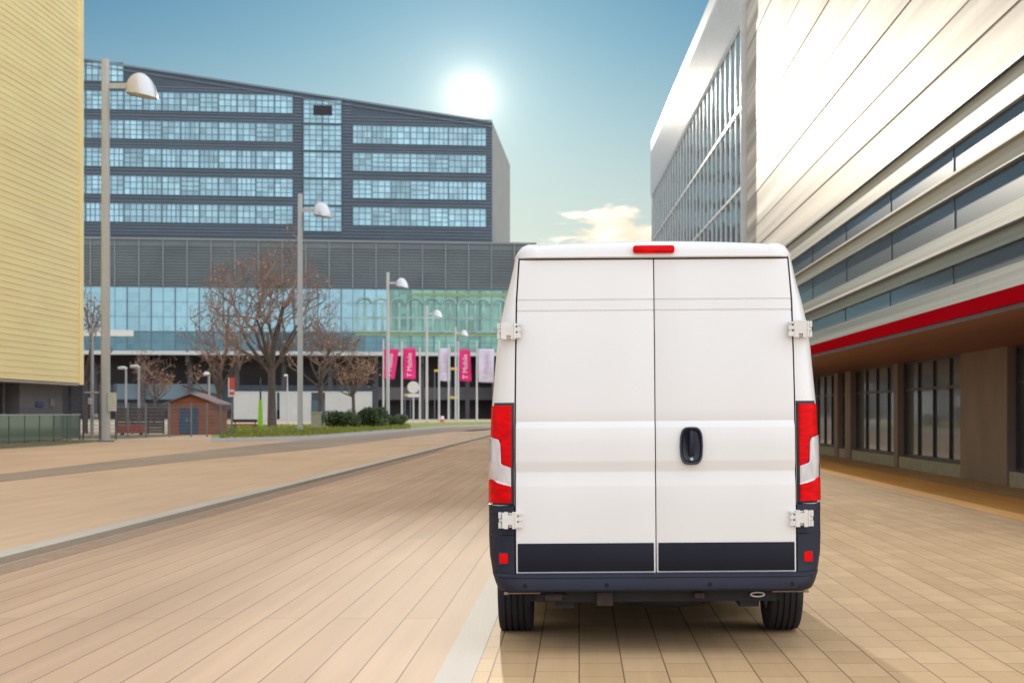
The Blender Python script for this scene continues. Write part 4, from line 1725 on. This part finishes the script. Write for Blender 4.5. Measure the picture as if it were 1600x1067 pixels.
flagpole(599, 532, 'white flagpole flying the skewed magenta banner beside the street lamp')
flagpole(628, 536, 'white flagpole flying the straight magenta banner above the round sign')
flagpole(656, 545, 'white flagpole without a banner beside the round sign')
flagpole(686, 536, 'white flagpole flying the narrow pale lilac banner')
flagpole(701, 540, 'white flagpole without a banner between lilac and magenta banners')
flagpole(716, 536, 'white flagpole flying the magenta banner nearest the van')
flagpole(745, 536, 'white flagpole flying the wide pale lilac banner beside the van')
banner(600, 623, 545, 592, m_magenta, 'T Mobile', m_letter, 'skewed magenta banner partly behind the street lamp pole', 0.28, 1)
banner(630, 649.5, 544, 592, m_magenta, 'T Mobile', m_letter, 'straight magenta banner above the round white sign', 0.0, 2)
banner(687, 704, 544, 595, m_lilac, 'T Mobile', m_letter_pink, 'narrow pale lilac banner between two magenta banners', 0.04, 3)
banner(718, 735, 546, 595, m_magenta, 'T Mobile', m_letter, 'magenta banner hanging between two lilac banners', -0.06, 4)
banner(747, 772, 545, 597, m_lilac, 'T Mobile', m_letter_pink, 'wide pale lilac banner right beside the white van', 0.02, 5)

# round sign
sg = thing('round_sign', 'round white sign with a small white plate on a grey post', 'sign', ((646 - HX) / S * 232, 232, 0))
zc2 = CH + (HY - 605) / S * 232
MB().tube((0, 0, 0), (0, 0, zc2 + 0.3), 0.12, n=10).build('post', m_lamp_grey, sg, smooth=50)
MB().lathe([(0, -0.25), (0.86, -0.25), (0.90, -0.22), (0.90, -0.14), (0, -0.14)], (0, 0, zc2), 'y', 32).build('disc', m_signwhite, sg)
MB().cbox(-0.85, 0.85, -0.25, -0.14, zc2 - 1.5, zc2 - 0.98, 0.05).build('plate', m_signwhite, sg)
# yellow plates under the office
for (px, py, w, lab) in ((637, 617, 10, 'yellow plate under the office beside the round sign'), (682, 579, 7, 'short yellow plate under the office behind the lilac banner'),
                         (709, 576, 12, 'upper yellow plate under the office ledge between the banners'), (709, 621, 11, 'lower yellow plate under the office between the banners')):
    Y = 352
    x, y, z = P(px, py, Y)
    hw = w / 2 / S * Y
    t = thing('clearance_bar', lab, 'height bar', (x, y, 0), 0, 'yellow height bars under the office')
    MB().cbox(-hw, hw, -0.1, 0.1, z - 0.28, z + 0.28, 0.05).build('bar', m_yellow, t)
    for sx in (-1, 1):
        MB().box(sx * hw * .85 - .1, sx * hw * .85 + .1, 0.11, 0.3, 0, z + 0.28).build('post', m_metal_grey, t)
# small barrel
t = thing('traffic_barrel', 'small white and red traffic barrel at the foot of a flagpole', 'barrel', ((691 - HX) / S * 245, 245, 0))
MB().lathe([(0.0, 0.98), (0.22, 0.98), (0.28, 0.9), (0.30, 0.45)], (0, 0, 0), 'z', 16).build('top', m_signwhite, t, smooth=40)
MB().lathe([(0.30, 0.45), (0.34, 0.1), (0.42, 0.08), (0.42, 0), (0, 0)], (0, 0, 0), 'z', 16).build('base', m_signred, t, smooth=40)

# ------------------------------------------------------------------ shed, fences, small posts
SY = 100.0
sx0, sx1 = (262 - HX) / S * SY, (335 - HX) / S * SY
sw_ = sx1 - sx0
shed = thing('wooden_shed', 'small reddish wooden shed with blue double doors behind the wire fence', 'shed', ((sx0 + sx1) / 2, SY, PZ))
he, hr = 2.05, 2.62
hw = sw_ / 2
SD = 3.6
mb = MB()
mb.prism([(-hw, 0), (hw, 0), (hw, he), (0, hr - 0.1), (-hw, he)], 0, SD, 'y')
for k in range(12):
    z = 0.16 * (k + 1)
    mb.box(-hw - 0.008, hw + 0.008, -0.012, SD + 0.01, z - 0.01, z + 0.008)
mb.build('wall', m_shed, shed)
mb = MB()
ov = 0.36
for s in (-1, 1):
    sl = (hr - he) / hw
    p = [(0, hr), (s * (hw + ov), hr - (hw + ov) * sl), (s * (hw + ov), hr - (hw + ov) * sl + 0.08), (0, hr + 0.08)]
    mb.prism(p, -0.25, SD + 0.2, 'y')
mb.build('roof', m_shed_roof, shed)
for (a, b) in ((280, 295), (296, 310)):
    xa, xb = (a - 298.5) / S * SY, (b - 298.5) / S * SY
    d = MB()
    d.box(xa, xb, -0.05, -0.013, 0.06, 1.72)
    for z in (0.3, 0.9, 1.5):
        d.box(xa, xb, -0.07, -0.05, z - .05, z + .05)
    d = d.build('door', m_shed_door, shed)
    MB().box(xb - 0.12 if a < 290 else xa + 0.06, xb - 0.06 if a < 290 else xa + 0.12, -0.10, -0.071, 0.85, 1.05).build('handle', m_lamp_grey, d)


def wire_fence(label, pts, H, posts, nh, nv, mat, name='wire_fence'):
    (xa, ya), (xb, yb) = pts
    Lf = math.hypot(xb - xa, yb - ya)
    t = thing(name, label, 'fence', (xa, ya, PZ), math.atan2(yb - ya, xb - xa))
    for p in posts:
        MB().box(p * Lf - 0.04, p * Lf + 0.04, -0.04, 0.04, 0, H + 0.05).build('post', mat, t)
    mb = MB()
    for k in range(nh):
        z = lerp(0.12, H - 0.02, k / (nh - 1))
        mb.box(0, Lf, -0.012, 0.012, z - 0.009, z + 0.009)
    for k in range(nv):
        x = lerp(0.05, Lf - 0.05, k / (nv - 1))
        mb.box(x - 0.006, x + 0.006, -0.01, 0.01, 0.1, H)
    mb.build('mesh_panel', mat, t)


wire_fence('dark tall mesh fence between the gold building and the nearest street lamp', ((P(108, 0, 82)[0], 82), (P(181, 0, 82)[0], 82)), 2.9, (0, 0.04, 0.3, 0.66, 1.0), 14, 26, m_metal_grey)
wire_fence('long grey wire fence running before the wooden shed', ((P(181, 0, 88)[0], 88), (P(362, 0, 92)[0], 92)), 1.95, (0.10, 0.25, 0.45, 0.64, 0.78, 0.9, 1.0), 10, 70, m_fence_pale)
# dark wooden screen behind the fence
scr = thing('timber_screen', 'low dark timber screen beside the shed behind the wire fence', 'screen', (P(182, 0, 104)[0], 104, PZ))
Ls = (255 - 182) / S * 104
mb = MB()
for k in range(9):
    mb.box(0, Ls, -0.03, 0.03, 0.05 + k * 0.19, 0.22 + k * 0.19)
mb.build('board_panel', pm('dark_timber', (0.075, 0.058, 0.055), 0.8, var=0.25, scale=1), scr)
for k in range(4):
    MB().box(Ls * k / 3 - .06, Ls * k / 3 + .06, 0.031, 0.14, 0, 1.85).build('post', m_bark, scr)
# reddish planter
pl = thing('planter_box', 'low orange red planter box in front of the timber screen', 'planter', (P(206, 0, 98)[0], 98, PZ))
MB().cbox(-0.75, 0.75, -0.3, 0.3, 0.12, 0.62, 0.04).build('box', m_redlow, pl)
MB().box(-0.68, 0.68, -0.24, 0.24, 0.621, 0.66).build('soil', m_bark, pl)
for s in (-1, 1):
    MB().box(s * 0.6 - .06, s * 0.6 + .06, -0.2, 0.2, 0, 0.12).build('foot', m_metal_grey, pl)
# red bench
bn = thing('red_bench', 'low red bench on the grass beside the lime green post', 'bench', (P(382, 0, 138)[0], 138, 0))
MB().cbox(-1.15, 1.15, -0.3, 0.3, 0.36, 0.50, 0.03).build('seat', m_redlow, bn)
MB().box(-1.1, 1.1, 0.22, 0.30, 0.62, 0.9).build('backrest', m_rust, bn)
for s in (-1, 1):
    MB().box(s * 0.9 - .05, s * 0.9 + .05, -0.25, 0.215, 0, 0.36).build('leg', m_metal_grey, bn)
    MB().box(s * 0.9 - .05, s * 0.9 + .05, 0.305, 0.36, 0, 0.88).build('back_post', m_metal_grey, bn)
# lime post
gp_ = thing('lime_post', 'slim lime green tapered post beside the thick tree trunk', 'post', (P(407, 0, 148)[0], 148, 0))
MB().grid([[(-w, -w, z), (w, -w, z), (w, w, z), (-w, w, z)] for z, w in ((0, 0.24), (1.2, 0.19), (2.75, 0.13))], True).face([(-.13, -.13, 2.75), (.13, -.13, 2.75), (.13, .13, 2.75), (-.13, .13, 2.75)]).build('shaft', m_green, gp_)
MB().tube((0, 0, 2.752), (0, 0, 4.9), 0.10, 0.08, n=8).build('upper_pole', m_shop_frame, gp_)
# red and white sign
rs = thing('notice_sign', 'narrow red and white upright sign on a thin post behind the shed', 'sign', (P(362.5, 0, 128)[0], 128, 0))
MB().box(-0.05, 0.05, -0.05, 0.05, 0, 2.7).build('post', m_metal_grey, rs)
z0_, z1_ = CH + (HY - 620) / S * 128, CH + (HY - 590) / S * 128
MB().box(-0.20, 0.22, -0.12, -0.052, z0_, z1_).build('panel', m_signred, rs)
MB().box(-0.30, -0.201, -0.11, -0.052, z0_, z1_).build('side_strip', m_signwhite, rs)
MB().box(-0.19, 0.21, -0.128, -0.121, z0_ + 0.42, z0_ + 0.60).build('white_stripe', m_signwhite, rs)
MB().box(-0.19, 0.21, -0.128, -0.121, z0_ + 0.0, z0_ + 0.16).build('white_stripe', m_signwhite, rs)
# stone pillar
sp_ = thing('stone_pillar', 'square pale stone pillar at the edge of the grass by the bushes', 'pillar', (P(494, 0, 137)[0], 137, 0))
MB().cbox(-0.40, 0.40, -0.4, 0.4, 0, 1.42, 0.03).build('shaft', m_pillar, sp_)
MB().cbox(-0.45, 0.45, -0.45, 0.45, 1.421, 1.56, 0.03).build('cap', m_pillar, sp_)
# white garden wall
ww = thing('white_wall', 'low white rendered wall with dark gaps behind the bare trees', 'wall', (P(365, 0, 262)[0], 262, 0))
mb = MB()
for a, b in ((365, 432), (437, 486), (508, 581)):
    mb.box((a - 365) / S * 262, (b - 365) / S * 262, 0, 0.4, 0, CH + (HY - 613) / S * 262)
mb.build('wall_panel', m_white_wall, ww)
MB().box(0, (581 - 365) / S * 262, -0.06, 0.46, CH + (HY - 613) / S * 262 + 0.002, CH + (HY - 611.5) / S * 262).build('coping', m_ledge, ww)
MB().box((486 - 365) / S * 262, (508 - 365) / S * 262, 0.1, 0.3, 0, 3.6).build('gate_panel', m_slate, ww)


# small post lights
def post_light(px, Y, top_py, label, curved):
    t = thing('post_light', label, 'lamp', ((px - HX) / S * Y, Y, PZ if Y < 118 else 0), 0, 'small pale post lights behind the fence')
    H = CH + (HY - top_py) / S * Y
    MB().tube((0, 0, 0), (0, 0, H), 0.10, 0.07, n=8).build('pole', m_lamp_grey, t, smooth=50)
    if curved:
        mb = MB().path([(0.05, 0, H - 0.05), (-0.15, 0, H + 0.06), (-0.6, 0, H + 0.04)], [0.10, 0.13, 0.10], 8)
    else:
        mb = MB().lathe([(0.0, 0.20), (0.18, 0.16), (0.30, 0.0), (0.2, -0.10), (0, -0.12)], (-0.2, 0, H + 0.1), 'z', 14)
    mb.build('head', m_lamp_white, t, smooth=50)


post_light(217, 108, 575, 'brighter pale post light with a short curved head behind the wire fence', True)
post_light(197, 116, 577, 'dimmer pale post light standing nearest the tall street lamp', True)
post_light(327, 117, 588, 'pale post light with a rounded head above the shed roof', False)
post_light(449, 200, 588, 'slim pale post light right beside the thick tree trunk', False)
# crossbar pole beside the gold corner
cp = thing('camera_mast', 'pale mast with a crossbar and white box beside the gold building corner', 'mast', (P(144, 0, 86)[0], 86, PZ))
MB().tube((0, 0, 0), (0, 0, 6.4), 0.10, 0.08, n=10).build('mast', m_lamp_grey, cp, smooth=50)
MB().box(-0.42, 0.40, -0.14, -0.085, 2.50, 2.60).build('crossbar', m_signwhite, cp)
MB().cbox(-0.16, 0.02, -0.30, -0.105, 1.90, 2.25, 0.03).build('white_box', m_signwhite, cp)
MB().cbox(0.10, 0.36, -0.20, -0.10, 1.12, 1.36, 0.02).build('small_plate', m_signwhite, cp)
